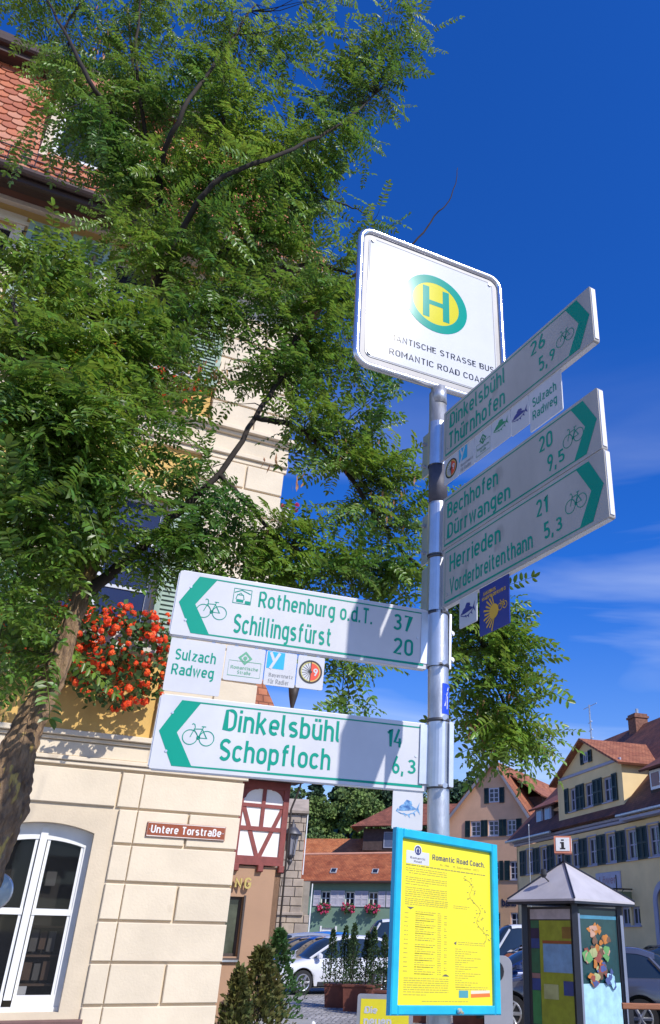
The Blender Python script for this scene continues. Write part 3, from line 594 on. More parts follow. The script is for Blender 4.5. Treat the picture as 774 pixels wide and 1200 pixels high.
def fish(t, x0, x1, z0, z1, m, flip=False, fill=True):
    W, H = x1 - x0, z1 - z0; X = (lambda u: x1 - u * W) if flip else (lambda u: x0 + u * W); Z = lambda v: z0 + v * H; y = -.0008; b = MB()
    b.poly([(X(u), Z(v)) for u, v in ((0, .38), (.06, .5), (.2, .68), (.38, .80), (.55, .76), (.74, .60), (.82, .55), (.82, .48), (.72, .44), (.5, .40), (.25, .36))], y)
    b.poly([(X(.82), Z(.5)), (X(.97), Z(.9)), (X(.92), Z(.55)), (X(1), Z(.2))], y)
    b.poly([(X(.3), Z(.79)), (X(.42), Z(1)), (X(.62), Z(.92)), (X(.66), Z(.72))], y - .0002)
    b.ribbon([(X(0), Z(.36)), (X(.2), Z(.22)), (X(.45), Z(.16)), (X(.7), Z(.28)), (X(.84), Z(.44))], H * .05, y)
    for u, v in ((.28, .14), (.46, .08), (.68, .18)): b.poly([(X(u), Z(v + .12)), (X(u + .10), Z(v + .1)), (X(u + .12), Z(v - .10))], y - .0001)
    part('fish_symbol', b, m, t); part('fish_eye', MB().disc(X(.1), Z(.5), H * .04, y - .0006, 10), WHITE, t)
def wheel(t, cx_, cz_, r):
    y = -.0008; part('red_half', MB().disc(cx_, cz_, r * .88, y, 20, -90, 90), mat('wheel_red', (.72, .07, .025), .4, var=0), t)
    b = MB().ring(cx_, cz_, r * .93, r * .14, y - .0002, 32); b.ribbon([(cx_, cz_ - r*.9), (cx_, cz_ + r*.9)], r*.07, y - .0002)
    for k in range(9): a = R(90 + 20 * k); b.ribbon([(cx_, cz_), (cx_ + r*.88*math.cos(a), cz_ + r*.88*math.sin(a))], r*.035, y)
    b.disc(cx_, cz_, r * .13, y - .0004, 12); part('wheel_symbol', b, mat('print_black', (.02, .018, .015), .5, var=0), t)
    part('yellow_rim', MB().ring(cx_, cz_, r * .80, r * .07, y - .0001, 32), mat('rim_yellow', (.55, .5, .12), .5, var=0), t)
    text(t, '9', WHITE, cx_ + r*.22, cx_ + r*.62, cz_ - r*.33, cz_ + r*.33, y - .0008, .015)
def why(t, x0, x1, z0, z1, W, H, s1, s2):
    part('blue_square', MB().poly([(x0, z0), (x1, z0), (x1, z1), (x0, z1)], -.0006), YB, t)
    w_ = x1 - x0; b = MB(); b.ribbon([(x0 + w_*.18, z1 - w_*.05), (x0 + w_*.42, z0 + w_*.42)], w_*.16, -.0010); b.ribbon([(x0 + w_*.70, z1 - w_*.05), (x0 + w_*.22, z0 - w_*.02)], w_*.16, -.0012); part('letter_y', b, WHITE, t)
    text(t, s1, GREYT, W*.14, W*.93, H*.22, H*.36, -.0008, .0); text(t, s2, GREYT, W*.14, W*.80, H*.05, H*.19, -.0008, .0)
def romlogo(t, W, H, m):
    y = -.0008; cx_, cz_ = W*.5, H*.68; r = H*.16
    b = MB(); b.ribbon([(cx_, cz_ + r), (cx_ + r, cz_), (cx_, cz_ - r), (cx_ - r, cz_)], r*.35, y, True); b.disc(cx_, cz_, r*.35, y - .0002, 12); b.poly([(cx_ - r*.2, cz_ - r*.9), (cx_ + r*.2, cz_ - r*.9), (cx_, cz_)], y - .0001); part('diamond_logo', b, m, t)
    text(t, 'Romantische', m, W*.16, W*.86, H*.34, H*.44, y, 0); text(t, 'Straße', m, W*.34, W*.68, H*.21, H*.31, y, 0)
    part('thin_frame', MB().ribbon([(W*.1, H*.15), (W*.92, H*.15), (W*.92, H*.58), (W*.1, H*.58)], .0012, y, True), m, t)
t, W, H = plaque('square white plaque reading Sulzach Radweg under the left Rothenburg sign', -1.012, -.822, 2.330, 2.519, 68.1, -.006)
text(t, 'Sulzach', GREEN, .022, W - .028, .112, .152, -.0008, .004); text(t, 'Radweg', GREEN, .018, W - .028, .048, .098, -.0008, .004)
t, W, H = plaque('white plaque with pale green diamond logo, second from the left under the Rothenburg sign', -.818, -.678, 2.392, 2.519, 68.1, -.006); romlogo(t, W, H, PALEG)
t, W, H = plaque('white plaque with blue y square reading Bayernnetz für Radler', -.674, -.560, 2.392, 2.519, 68.1, -.006); why(t, .004, .068, .062, .125, W, H, 'Bayernnetz', 'für Radler')
t, W, H = plaque('white plaque with red and white wheel numbered 9, right end under the Rothenburg sign', -.556, -.455, 2.396, 2.519, 68.1, -.006); wheel(t, W*.5, H*.52, .044)
t, W, H = plaque('white plaque with light blue fish just above the timetable frame', -.162, -.045, 1.935, 2.067, 68.1, -.006); fish(t, .014, W - .010, .040, .102, FBLUE)
t, W, H = plaque('shaded plaque with numbered red wheel, next to the pole under the top right sign', .070, .178, 3.325, 3.450, 148, .030); wheel(t, W*.5, H*.5, .046)
t, W, H = plaque('shaded plaque with blue y square, second from the pole under the top right sign', .182, .297, 3.325, 3.450, 148, .030); why(t, .002, .064, .058, .122, W, H, 'Bayernnetz', 'für Radler')
t, W, H = plaque('shaded plaque with small green logo, third from the pole under the top right sign', .301, .418, 3.325, 3.450, 148, .030); romlogo(t, W, H, mat('mid_green_print', (.04, .25, .12), .4, var=0))
t, W, H = plaque('shaded plaque with green fish under the top right sign', .422, .545, 3.325, 3.450, 148, .030); fish(t, .012, W - .012, .055, .112, mat('fish_green', (.02, .28, .12), .4, var=.1))
t, W, H = plaque('shaded plaque with dark blue fish beside the Sulzach Radweg plaque', .549, .660, 3.318, 3.450, 148, .030); fish(t, .006, W - .006, .045, .100, DBLUE)
t, W, H = plaque('shaded plaque reading Sulzach Radweg at the outer end under the top right sign', .664, .850, 3.274, 3.450, 148, .030)
text(t, 'Sulzach', GREEN, .020, W - .028, .100, .142, -.0008, .003); text(t, 'Radweg', GREEN, .018, W - .028, .034, .084, -.0008, .003)
t, W, H = plaque('shaded plaque with dark blue fish under the lowest right sign', .196, .312, 2.638, 2.757, 148, .030); fish(t, .010, W - .008, .028, .092, DBLUE)
t, W, H = plaque('blue plaque with yellow shell rays and bicycle reading Jakobus Radpilgerweg', .330, .512, 2.570, 2.757, 148, .030, mat('pilgrim_blue', (.008, .03, .24), .3, var=.05))
YS = mat('pilgrim_yellow', (.75, .42, .03), .4, var=0)
text(t, 'JAKOBUS', YS, .024, .104, .150, .166, -.0008, .012); text(t, 'RADPILGERWEG', YS, .018, .164, .130, .147, -.0008, .012)
b = MB(); X0, Z0 = .100, .072
for k in range(11):
    a = R(108 + 14.4 * k); d = Vector((math.cos(a), math.sin(a))); q = Vector((-d.y, d.x)); l1 = .074 if k % 2 == 0 else .066
    P0, P1 = Vector((X0, Z0)), Vector((X0, Z0)) + d * l1; b.poly([tuple(P0 + q*.002), tuple(P0 - q*.002), tuple(P1 - q*.0038), tuple(P1 + q*.0038)], -.0008 - k * .00003)
b.disc(X0 - .008, Z0, .028, -.0014, 16); part('shell_rays', b, YS, t); bike(t, .116, .170, .082, -.0010, YS, wd=.003)
t_ = thing('sticker', 'blue sticker with white walking figure wrapped on the pole', 'sticker', (PO.x, PO.y, 2.352), 90, None)
b = MB()
cx2 = pole_xy(2.41)[0] - PO.x
for k in range(8):
    a0, a1 = R(-68 + 8.5*k), R(-68 + 8.5*(k+1)); b.quad((cx2 + .0418*math.cos(a0), .0418*math.sin(a0), 0), (cx2 + .0418*math.cos(a1), .0418*math.sin(a1), 0), (cx2 + .0418*math.cos(a1), .0418*math.sin(a1), .118), (cx2 + .0418*math.cos(a0), .0418*math.sin(a0), .118))
part('sticker_sheet', b, mat('sticker_blue', (.01, .06, .55), .35, var=.05), t_)
b = MB()
def onp(a, z, r=.0423): return (cx2 + r*math.cos(R(a)), r*math.sin(R(a)), z)
def strip(a0, z0, a1, z1, wa): b.quad(onp(a0 - wa, z0), onp(a0 + wa, z0), onp(a1 + wa, z1), onp(a1 - wa, z1))
strip(-52, .03, -35, .085, 3.5); strip(-35, .02, -33, .07, 3.5); strip(-52, .075, -20, .088, 3); strip(-33, .09, -27, .105, 4); part('walking_figure', b, WHITE, t_)

# ---- brackets on the pole
def br(label, heading, shape, z0, z1, bolts):
    t = thing('sign_bracket', label, 'bracket', (pole_xy((z0+z1)/2)[0], PO.y, z0), heading, 'clamp brackets of the arrow signs')
    part('clamp_plate', shape(MB(), z1 - z0), ALU, t)
    for q in bolts: part('bolt', MB().tube([q, (q[0], q[1] - .016, q[2])], .0075, 6).tube([(q[0], q[1] - .008, q[2]), (q[0], q[1] - .010, q[2])], .011, 10), ZINC, t)
def shell(b, H, r=.046, a0=120, a1=300, fl=.034, th=.003):
    n = 14; pts = [(r*math.cos(R(a0+(a1-a0)*k/n)), r*math.sin(R(a0+(a1-a0)*k/n))) for k in range(n+1)]
    for (p, q) in zip(pts, pts[1:]): b.quad((*p, 0), (*q, 0), (*q, H), (*p, H))
    return b
def shp_r(b, H):
    # half shell hugging the pole plus a flange sticking out on the far side, and the tongue to the board
    shell(b, H, .0445, -190, 20); b.box(-.128, -.040, -.004, .004, 0, H); b.box(.03, .085, -.006, .004, .01, H - .01); return b
br('upper clamp bracket holding the topmost right sign', 148, shp_r, 3.462, 3.690, [(-.105, -.004, .055), (-.105, -.004, .175)])
br('middle clamp bracket holding the shaded middle right sign', 148, shp_r, 3.025, 3.262, [(-.105, -.004, .055), (-.105, -.004, .185)])
br('clamp bracket behind the lowest right sign', 148, shp_r, 2.772, 3.005, [])
def shp_l(b, H):
    shell(b, H, .0445, 160, 372); b.box(-.075, -.035, -.004, .004, .01, H - .01); b.box(.024, .034, -.050, -.030, 0, H); b.box(.036, .044, -.044, -.020, 0, H); return b
br('clamp bracket with vertical rail holding the lower left sign', 68.1, shp_l, 2.085, 2.322, [])
def shp_m(b, H):
    shell(b, H, .0445, 160, 260); b.box(-.075, -.035, -.004, .004, .01, H - .01); b.box(.044, .053, -.012, .006, 0, H); return b
br('clamp bracket with side rail holding the upper left sign', 68.1, shp_m, 2.540, 2.770, [(.058, .002, .04), (.058, .002, .15)])

# ------------------------------------------------------------------ bus stop sign
o = PO
bs_ = thing('bus_stop_sign', 'white bus stop sign with green ringed yellow H in a steel tube frame', 'bus stop sign', (o.x, o.y, 3.85), 62.3)
bs_.rotation_euler = (0, R(-1.9), R(90 - 62.3))
Z = lambda z: z - 3.85
part('tube_frame', MB().tube([(x, .0, Z(z)) for x, z in rr_(-.447, .348, 3.895, 4.710, .065, 6)], .017, 12, close=True), mat('polished_tube', (.70, .70, .72), .22, metal=.9, var=.04), bs_, True)
part('panel_edge', MB().prism(rr_(-.436, .337, Z(3.906), Z(4.699), .055, 5), -.001, .006), mat('dull_grey_edge', (.16, .16, .17), .5, metal=.4), bs_)
part('panel', MB().prism(rr_(-.405, .306, Z(3.945), Z(4.672), .03, 4), -.004, .004), mat('bus_sign_white', (.66, .66, .66), .062, var=.02, vs=7), bs_)
part('panel_rim', MB().ribbon([(p[0], p[1]) for p in rr_(-.399, .300, Z(3.951), Z(4.666), .028, 4)], .0035, -.0052, True), mat('grey_line', (.2, .2, .21), .5, var=0), bs_)
for x in (-.385, .286):
    for z in (3.965, 4.652): part('corner_bolt', MB().tube([(x, -.012, Z(z)), (x, .004, Z(z))], .009, 8), ALU, bs_)
    for z in (4.10, 4.52): part('frame_lug', MB().box(min(x, -.447 if x < 0 else .348), max(x, -.447 if x < 0 else .348), .004, .008, Z(z), Z(z) + .02), ALU, bs_)
cx_, cz_ = -.036, Z(4.392); y = -.0048
part('yellow_disc', MB().disc(cx_, cz_, .14, y, 40), mat('stop_yellow', (.62, .56, .01), .07, var=.03, spec=.35), bs_); part('green_ring', MB().ring(cx_, cz_, .153, .048, y - .0003, 48), mat('stop_green', (.0, .30, .22), .07, var=.03, spec=.35), bs_)
b = MB(); [b.poly([(cx_ + a, cz_ - .097), (cx_ + a + .036, cz_ - .097), (cx_ + a + .036, cz_ + .097), (cx_ + a, cz_ + .097)], y - .0006) for a in (-.074, .038)]; b.poly([(cx_ - .038, cz_ - .014), (cx_ + .038, cz_ - .014), (cx_ + .038, cz_ + .014), (cx_ - .038, cz_ + .014)], y - .0006); part('letter_h', b, MC['stop_green'], bs_)
TG = mat('print_grey', (.03, .03, .035), .07, var=0, spec=.35)
text(bs_, 'ROMANTISCHE STRASSE BUS', TG, -.345, .288, Z(4.078), Z(4.120), y, -.001); text(bs_, 'ROMANTIC ROAD COACH', TG, -.285, .262, Z(3.992), Z(4.034), y, -.001)
part('pole_top_collar', MB().tube([(-.022, 0, Z(3.80)), (-.024, 0, Z(3.885))], .036, 20), ZINC, bs_, True)

# ------------------------------------------------------------------ timetable frame
tf = thing('timetable_board', 'yellow coach timetable in a bright blue frame at the foot of the signs', 'notice board', (.051, 2.99, 1.378), 46.561)
tf.rotation_mode = 'XYZ'
hd, rl, pt = R(46.561), R(2.052), R(2.792)
L = Vector((math.sin(hd), math.cos(hd), 0)); Nv = Vector((math.cos(hd), -math.sin(hd), 0)); U = Vector((0, 0, 1)) * math.cos(pt) - Nv * math.sin(pt)
L2 = L * math.cos(rl) - U * math.sin(rl); U2 = U * math.cos(rl) + L * math.sin(rl); Y2 = U2.cross(L2)
M = Matrix((L2, Y2, U2)).transposed().to_4x4(); M.translation = Vector((.051, 2.99, 1.644)) - U2 * .2665; tf.rotation_mode = 'QUATERNION'; tf.matrix_world = M
BL = mat('cyan_blue_paint', (.01, .41, .60), .38, var=.10, vs=12, bump=.08, bs=50); W, H = .505, .533; fx0, fx1, fz0, fz1 = -.2525 + .044, .2525 - .030, .027, .533 - .030
for a, b_, c, d in ((-.238, fx0, 0, H), (fx1, .2525, 0, H)): part('frame_rail', MB().cbox(a, b_, -.006, .016, c, d, .004), BL, tf)
for c, d in ((0, fz0), (fz1, H)): part('frame_rail', MB().cbox(fx0, fx1, -.0055, .016, c, d, .004), BL, tf)
part('back_board', MB().box(-.235, .25, .012, .0155, .003, H - .003), mat('back_board', (.2, .2, .2), .8), tf)
YEL = mat('poster_yellow', (.80, .69, .02), .55, var=.04, vs=5, coat=.15)
ps = part('poster', MB().box(fx0, fx1, .008, .0115, fz0, fz1), YEL, tf)
PX = lambda u: fx0 + u * (fx1 - fx0); PZ = lambda v: fz0 + v * (fz1 - fz0); yp = .0074
def ptx(s, m, u0, u1, v0, v1, b=0.): o = text(tf, s, m, PX(u0), PX(u1), PZ(v0), PZ(v1), yp, b); o.parent = ps; return o
PG = mat('poster_grey', (.10, .10, .11), .6, var=0); PL_ = mat('poster_light', (.42, .36, .06), .7, var=0); PM = mat('poster_mid', (.28, .25, .07), .7, var=0)
part('logo_field', MB().poly([(PX(.06), PZ(.845)), (PX(.30), PZ(.845)), (PX(.30), PZ(.928)), (PX(.06), PZ(.928))], yp), WHITE, ps)
b = MB().ring(PX(.18), PZ(.935), .012, .005, yp - .0004, 14); b.poly([(PX(.165), PZ(.935)), (PX(.18), PZ(.905)), (PX(.195), PZ(.935)), (PX(.18), PZ(.955))], yp - .0006); part('logo_mark', b, mat('logo_navy', (.03, .04, .14), .5, var=0), ps)
part('logo_disc', MB().disc(PX(.18), PZ(.935), .018, yp - .0002, 20), WHITE, ps)
text(tf, 'Romantic', PG, PX(.10), PX(.26), PZ(.876), PZ(.892), yp - .0004).parent = ps; text(tf, 'Road', PG, PX(.14), PX(.22), PZ(.855), PZ(.870), yp - .0004).parent = ps
ptx('Romantic Road Coach.', PG, .335, .935, .888, .927, .012); ptx('14. Mai - 11. September 2022', PL_, .42, .87, .852, .872)
def lines(m, rows_, h_=.0055, nm='small_print', seed=1):
    rr = random.Random(seed); b = MB()
    for u0, u1, v in rows_:
        u = u0
        while u < u1 - .004:
            w_ = min(rr.uniform(.012, .05), u1 - u); b.poly([(PX(u), PZ(v)), (PX(u + w_), PZ(v)), (PX(u + w_), PZ(v + h_)), (PX(u), PZ(v + h_))], yp); u += w_ + .007
    part(nm, b, m, ps, kind='stuff')
lines(PM, [(.06, .95, .832)], .007, seed=2)
rw = [(.06, .50, v) for v in (.812, .798)] + [(.09, .5, .783)] + [(.06, .50, v) for v in (.755, .742, .728)] + [(.06, .3, .712)] + [(.06, .50, v) for v in (.690, .677, .664, .651, .638)] + [(.06, .51, v) for v in (.622, .610, .598, .586)]
lines(PL_, rw, .005, seed=3)
tbl = [(.17, .38 - .06 * ((k * 7) % 3), .545 - .0132 * k) for k in range(29) if k not in (13, 14)] + [(.06, .10, .545 - .0132 * k) for k in range(29) if k % 2] + [(.40, .44, .545 - .0132 * k) for k in range(29)] + [(.47, .50, .545 - .0132 * k) for k in range(29) if k % 3]
lines(PL_, tbl, .0045, seed=4); lines(PM, [(.17, .36, .545 - .0132 * k) for k in range(1, 29, 3)], .0045, seed=5)
lines(PL_, [(.07, .52, .150 - .013 * k) for k in range(7)] + [(.07, .3, .056), (.25, .74, .020)], .0045, seed=6)
lines(PL_, [(.57, .75, .605), (.57, .72, .592), (.62, .93, .378), (.62, .93, .365)] + [(.59, .60 + .25 * ((k * 5) % 7) / 7 + .06, .335 - .0135 * k) for k in range(18)] + [(.60, .95, .105), (.60, .93, .092)], .0045, seed=7)
b = MB(); rr = random.Random(5)
for k in range(46):
    t0 = k / 46; u = .68 + .24 * t0 ** .6 + .04 * math.sin(t0 * 16) + rr.uniform(-.05, .05); v = .80 - .42 * t0 + rr.uniform(-.012, .012); s = rr.uniform(.008, .022)
    b.poly([(PX(u), PZ(v)), (PX(u + s), PZ(v + .002)), (PX(u + s * .9), PZ(v + .008)), (PX(u), PZ(v + .006))], yp - .0001 * (k % 3))
pth = [(.68 + .24 * (k/16) ** .6 + .04 * math.sin(k), .80 - .42 * k / 16) for k in range(17)]; b.ribbon([(PX(u), PZ(v)) for u, v in pth], .0012, yp - .0006); part('route_map', b, PM, ps, kind='stuff')
for q in ([(.08, .572), (.155, .572), (.118, .557)], [(.45, .168), (.53, .168), (.49, .182)], [(.575, .372), (.60, .36), (.605, .385)]): part('arrow_mark', MB().poly([(PX(u), PZ(v)) for u, v in q], yp), PG, ps)
part('footer_logo', MB().poly([(PX(.63), PZ(.045)), (PX(.73), PZ(.045)), (PX(.73), PZ(.088)), (PX(.63), PZ(.088))], yp), mat('logo_teal', (.07, .30, .33), .5, var=0), ps)
part('footer_banner', MB().poly([(PX(.76), PZ(.068)), (PX(.97), PZ(.075)), (PX(.97), PZ(.092)), (PX(.76), PZ(.088))], yp), mat('banner_cream', (.8, .62, .45), .5, var=0), ps); part('footer_banner', MB().poly([(PX(.76), PZ(.046)), (PX(.975), PZ(.053)), (PX(.97), PZ(.074)), (PX(.76), PZ(.067))], yp), mat('banner_orange', (.75, .17, .03), .5, var=0), ps)
part('frame_lock', MB().tube([(.045, -.018, .012), (.045, -.010, .012)], .008, 12), ALU, tf); part('frame_lock', MB().tube([(.045, -.030, .006), (.045, -.016, .012)], .004, 8), ALU, tf)
part('mounting_bar', MB().box(-.02, .02, .03, .075, .1, .13).box(-.02, .02, .03, .075, .4, .43), ZINC, tf)
# ------------------------------------------------------------------ the locust tree (trunk, limbs, compound leaves, pods)
BARK = mat('locust_bark', (.50, .32, .175), .95, var=.35, vs=24, col2=(.13, .08, .045), bump=1.0, bs=45, bd=.035, spots=((.52, .36, .10), 17, .60), stretch=(1, 1, .35))
TWIG = mat('twig_bark', (.028, .020, .014), .9, var=.3, vs=20)
LEAF = mat('locust_leaf', (.085, .205, .034), .36, var=.25, vs=1.1, col2=(.185, .29, .032), island=.36, trans=.40, spec=.5)
POD = mat('dry_pod', (.40, .20, .09), .7, var=.3, vs=30, island=.3, trans=.25)
TB = Vector((-2.15, 4.6, 0))
tree = thing('locust_tree', 'leafy locust tree leaning across the cream house at the left', 'tree', tuple(TB), 90)
def W2(p): return Vector(p) - TB
def smooth(pts, n=6):
    P = [Vector(p) for p in pts]; out = []
    for i in range(len(P) - 1):
        a, b, c, d = P[max(0, i-1)], P[i], P[i+1], P[min(len(P)-1, i+2)]
        for k in range(n):
            t = k / n; out.append(.5 * ((2*b) + (c-a)*t + (2*a-5*b+4*c-d)*t*t + (3*b-a-3*c+d)*t**3))
    out.append(P[-1]); return out
def at(px, py, Y):
    """point at distance Y ahead of the viewpoint, along the sight line noted from the survey of the photograph"""
    d = r2 * ((px - 516) / 945) - u2 * ((py - 609) / 945) + fw; return Vector((0, 0, CAM_H)) + d * (Y / d.y)
trunk = [at(*q) for q in ((-95,1180,4.55),(-45,1080,4.6),(-17,1000,4.6),(6,945,4.6),(20,888,4.6),(34,850,4.62),(64,790,4.65),(80,740,4.67),(95,700,4.7),(125,600,4.8),(163,450,4.9),(182,330,5),(172,230,5.1),(160,120,5.2),(150,10,5.3))]
trunk = smooth([(trunk[0].x - .06, 4.55, -.1), (trunk[0].x - .03, 4.55, .6)] + trunk, 6)
def rad(z): return .124 - .030 * min(z, 2.4) / 2.4 - (.045 * max(0, min(1, (z - 2.2) / 1.0))) - .05 * max(0, min(1, (z - 3.6) / 6))
nb = MB(); seg = 72; i0 = 0; r3 = random.Random(3); ph = [r3.uniform(0, 6.28) for _ in range(8)]
rings = smooth([tuple(p) for p in trunk], 5)
for k, p in enumerate(rings):
    r0 = max(.012, rad(p.z)); z = p.z
    for j in range(seg):
        t = 2 * math.pi * j / seg
        rg = abs(math.sin(t * 4.5 + ph[0] + 1.3 * math.sin(z * 2.3 + ph[1]) + .5 * math.sin(z * 9 + ph[2]))) ** .7
        q = 1 + .20 * rg - .09 + .07 * math.sin(2 * t + z * 1.7 + ph[3]) + .045 * math.sin(3 * t - z * 5 + ph[4]) + .045 * math.sin(7*t + z*31 + ph[5]) + .035 * math.sin(11*t - z*57 + ph[6]) + .035 * math.sin(5*t + z*83 + ph[7]) * math.sin(13*t - z*41) + .03 * math.sin(17*t + 6 * math.sin(z*11))
        nb.v.append(tuple(W2((p.x + r0 * q * math.cos(t), p.y + r0 * q * math.sin(t), p.z))))
for k in range(len(rings) - 1):
    for j in range(seg): j2 = (j + 1) % seg; nb.f.append((k*seg+j, k*seg+j2, (k+1)*seg+j2, (k+1)*seg+j))
part('trunk', nb, BARK, tree, True)
limbs = [
 [(97,700,4.7,.042),(150,655,4.75,.032),(200,610,4.8,.026),(255,555,4.9,.021),(300,490,5.0,.018),(335,430,5.1,.02),(352,380,5.2,.014)],
 [(180,340,5.00,0.0360),(215,270,4.80,0.0259),(250,215,4.60,0.0216),(330,180,4.65,0.0173),(400,145,4.92,0.0115),(440,110,5.12,0.0065)],
 [(185,250,5.08,0.0324),(190,190,4.85,0.0252),(215,130,4.60,0.0187),(255,70,4.82,0.0144),(300,5,5.02,0.0086)],
 [(160,200,5.15,0.0324),(135,140,4.85,0.0245),(105,95,4.50,0.0202),(75,35,4.67,0.0144),(45,-15,4.82,0.0101)],
 [(172,170,5.15,0.0216),(160,80,4.85,0.0144),(165,0,4.82,0.0108),(168,-60,5.02,0.0072)],
 [(300,490,5.0,.024),(345,500,5.15,.022),(395,540,5.3,.02),(430,590,5.4,.017),(468,640,5.4,.014),(520,690,5.4,.012),(556,735,5.4,.010),(575,790,5.4,.008),(600,850,5.4,.006)],
 [(178,400,4.95,.035),(230,360,5.1,.026),(300,330,5.2,.02),(360,310,5.3,.015),(410,320,5.3,.010)],
 [(400,330,5.3,.012),(440,310,5.3,.010),(485,285,5.3,.009),(510,253,5.3,.007),(530,230,5.3,.005),(538,195,5.3,.0025)],
 [(125,600,4.8,.04),(90,545,4.5,.03),(55,500,4.2,.022),(30,430,4.0,.015),(15,350,4.0,.01)],
 [(110,650,4.75,.03),(60,640,4.5,.02),(25,670,4.3,.014),(8,720,4.2,.008)],
 [(255,555,4.9,.02),(290,590,4.95,.016),(330,630,5.0,.012),(390,665,5.1,.009),(440,660,5.2,.007)],
 [(160,470,4.9,.03),(120,420,4.6,.022),(105,350,4.4,.016),(110,300,4.4,.010)],
 [(240,230,5.1,.02),(260,170,5.0,.014),(262,90,5.0,.010),(275,0,5.0,.006)],
 [(330,630,5.0,.008),(370,700,5.1,.007),(395,760,5.2,.006),(408,810,5.2,.003)],
 [(75,35,4.95,.012),(100,-5,4.95,.01),(120,-40,4.9,.008)],
 [(340,300,5.3,.012),(300,280,5.2,.012),(250,300,5.1,.012)],
 [(330,180,5.15,.012),(380,230,5.2,.010),(420,245,5.3,.006),(440,262,5.3,.003)],
]
nodes = [(p, rad(p.z)) for p in trunk if p.z > 3]
for L_ in limbs:
    P = smooth([at(*q[:3]) for q in L_], 5); n = len(P); rs = []
    for k in range(n):
        f = k / (n - 1) * (len(L_) - 1); i = min(int(f), len(L_) - 2); rs.append(L_[i][3] + (L_[i+1][3] - L_[i][3]) * (f - i))
    P = [p + Vector((r3.uniform(-1, 1), r3.uniform(-1, 1), r3.uniform(-1, 1))) * .012 for p in P]
    part('branch', MB().tube([W2(p) for p in P], rs, 8), TWIG, tree, True); nodes += list(zip(P, rs))
NP = np.array([tuple(p) for p, _ in nodes])
CL_X = [(335,205,5.25,40,34,.3,1.1),(330,260,5.3,36,30,.3,1.0),(365,235,5.3,26,26,.3,.6),(300,170,5.2,40,30,.3,.8),(85,95,4.9,36,36,.3,.9),(70,130,4.85,26,22,.25,.5),(130,150,5.0,40,36,.4,.8),(175,200,5.0,44,40,.4,.9)]
# foliage masses: centre (survey), half sizes in metres across, up, deep; amount
CL = [(40,30,5.2,48,42,.45,.8),(110,25,5.1,48,42,.45,1),(185,30,5.1,48,45,.5,1),(250,45,5.1,50,52,.5,.8),(320,45,5.1,50,48,.5,.7),(395,35,5.0,52,42,.4,.62),(462,18,4.9,44,24,.3,.6),(440,85,5.1,48,46,.35,.6),(485,50,5.0,22,34,.2,.35),(375,110,5.1,52,50,.4,.8),(300,130,5.1,52,50,.5,1.1),(225,125,5.1,52,55,.6,1.6),(150,115,5.1,46,52,.5,1.4),(100,140,4.9,40,34,.4,.9),
 (35,165,4.7,38,16,.3,.45),(135,195,5.0,44,46,.5,1.1),(205,215,5.1,52,55,.6,1.6),(285,210,5.1,50,52,.5,1.7),(355,185,5.1,46,44,.4,1.35),(408,170,5.1,38,42,.3,.7),(345,265,5.2,42,44,.4,1.2),(400,285,5.3,34,30,.3,.7),(430,255,5.3,26,18,.2,.35),(275,290,5.1,52,46,.5,1.2),(205,300,5.0,52,52,.5,1.3),(140,270,4.9,28,40,.4,.6),
 (50,320,4.3,46,36,.4,.9),(20,300,4.2,30,30,.3,.8),(108,350,4.4,50,36,.4,1),(35,385,4.1,46,44,.4,1.2),(110,410,4.3,52,46,.4,1.2),(175,400,4.7,46,52,.5,1.2),(235,365,5.0,48,42,.4,1),(300,360,5.1,50,46,.4,1.1),(365,350,5.2,48,44,.4,1),(408,345,5.3,30,36,.3,.8),(400,410,5.3,44,46,.35,1),(345,420,5.2,44,44,.4,1.1),(290,430,5.1,38,34,.35,.55),(235,440,5.0,32,36,.4,.45),(440,450,5.3,28,26,.25,.6),(415,480,5.3,44,36,.35,1),(360,490,5.2,40,36,.35,.85),
 (30,470,4.0,44,46,.35,1.3),(100,480,4.1,52,48,.35,1.3),(165,480,4.5,38,46,.4,.9),(215,530,4.9,36,32,.35,.45),(45,550,4.1,48,42,.35,1.2),(115,560,4.3,46,40,.35,1.0),(190,570,4.7,34,30,.35,.55),(250,590,4.9,38,26,.35,.8),
 (395,530,5.3,40,26,.3,.85),(450,545,5.4,40,32,.3,1),(485,545,5.4,24,26,.25,.8),(425,590,5.4,30,22,.3,.5),(470,600,5.4,34,32,.3,.8),(485,650,5.4,26,36,.3,.8),(445,665,5.3,40,32,.3,1.1),(390,650,5.1,44,34,.35,1.2),(330,640,5.0,46,34,.35,1.3),(345,690,5.0,46,18,.3,.9),(270,645,4.9,44,34,.35,1.2),(215,640,4.8,38,34,.35,1.0),(370,600,5.1,40,14,.3,.5),(300,600,4.95,34,18,.3,.6),
 (30,620,4.2,40,36,.35,1.1),(85,630,4.9,44,38,.3,.9),(150,630,4.7,34,26,.3,.6),(22,690,4.2,30,30,.3,.9),(62,690,4.95,34,34,.2,.8),(28,745,4.75,32,34,.25,.9),(70,770,4.9,14,20,.1,.2),(182,665,4.7,12,26,.15,.4),(12,785,4.4,16,18,.2,.4),
 (400,765,5.2,18,30,.2,.65),(405,815,5.2,18,18,.2,.55),(430,770,5.2,16,10,.15,.2),
 (540,715,5.4,24,26,.25,.8),(575,730,5.4,40,34,.3,1.3),(605,745,5.4,24,38,.25,1),(545,765,5.4,24,22,.25,.8),(595,785,5.4,30,22,.25,.9),(560,805,5.4,20,16,.2,.4),(590,830,5.4,34,24,.25,1.0),(625,862,5.4,32,16,.2,.8),(590,868,5.4,32,22,.22,.9),(566,845,5.4,16,24,.2,.4),(527,565,5.3,10,12,.1,.12),(548,690,5.4,16,16,.2,.4)]
RG = np.random.default_rng(21)
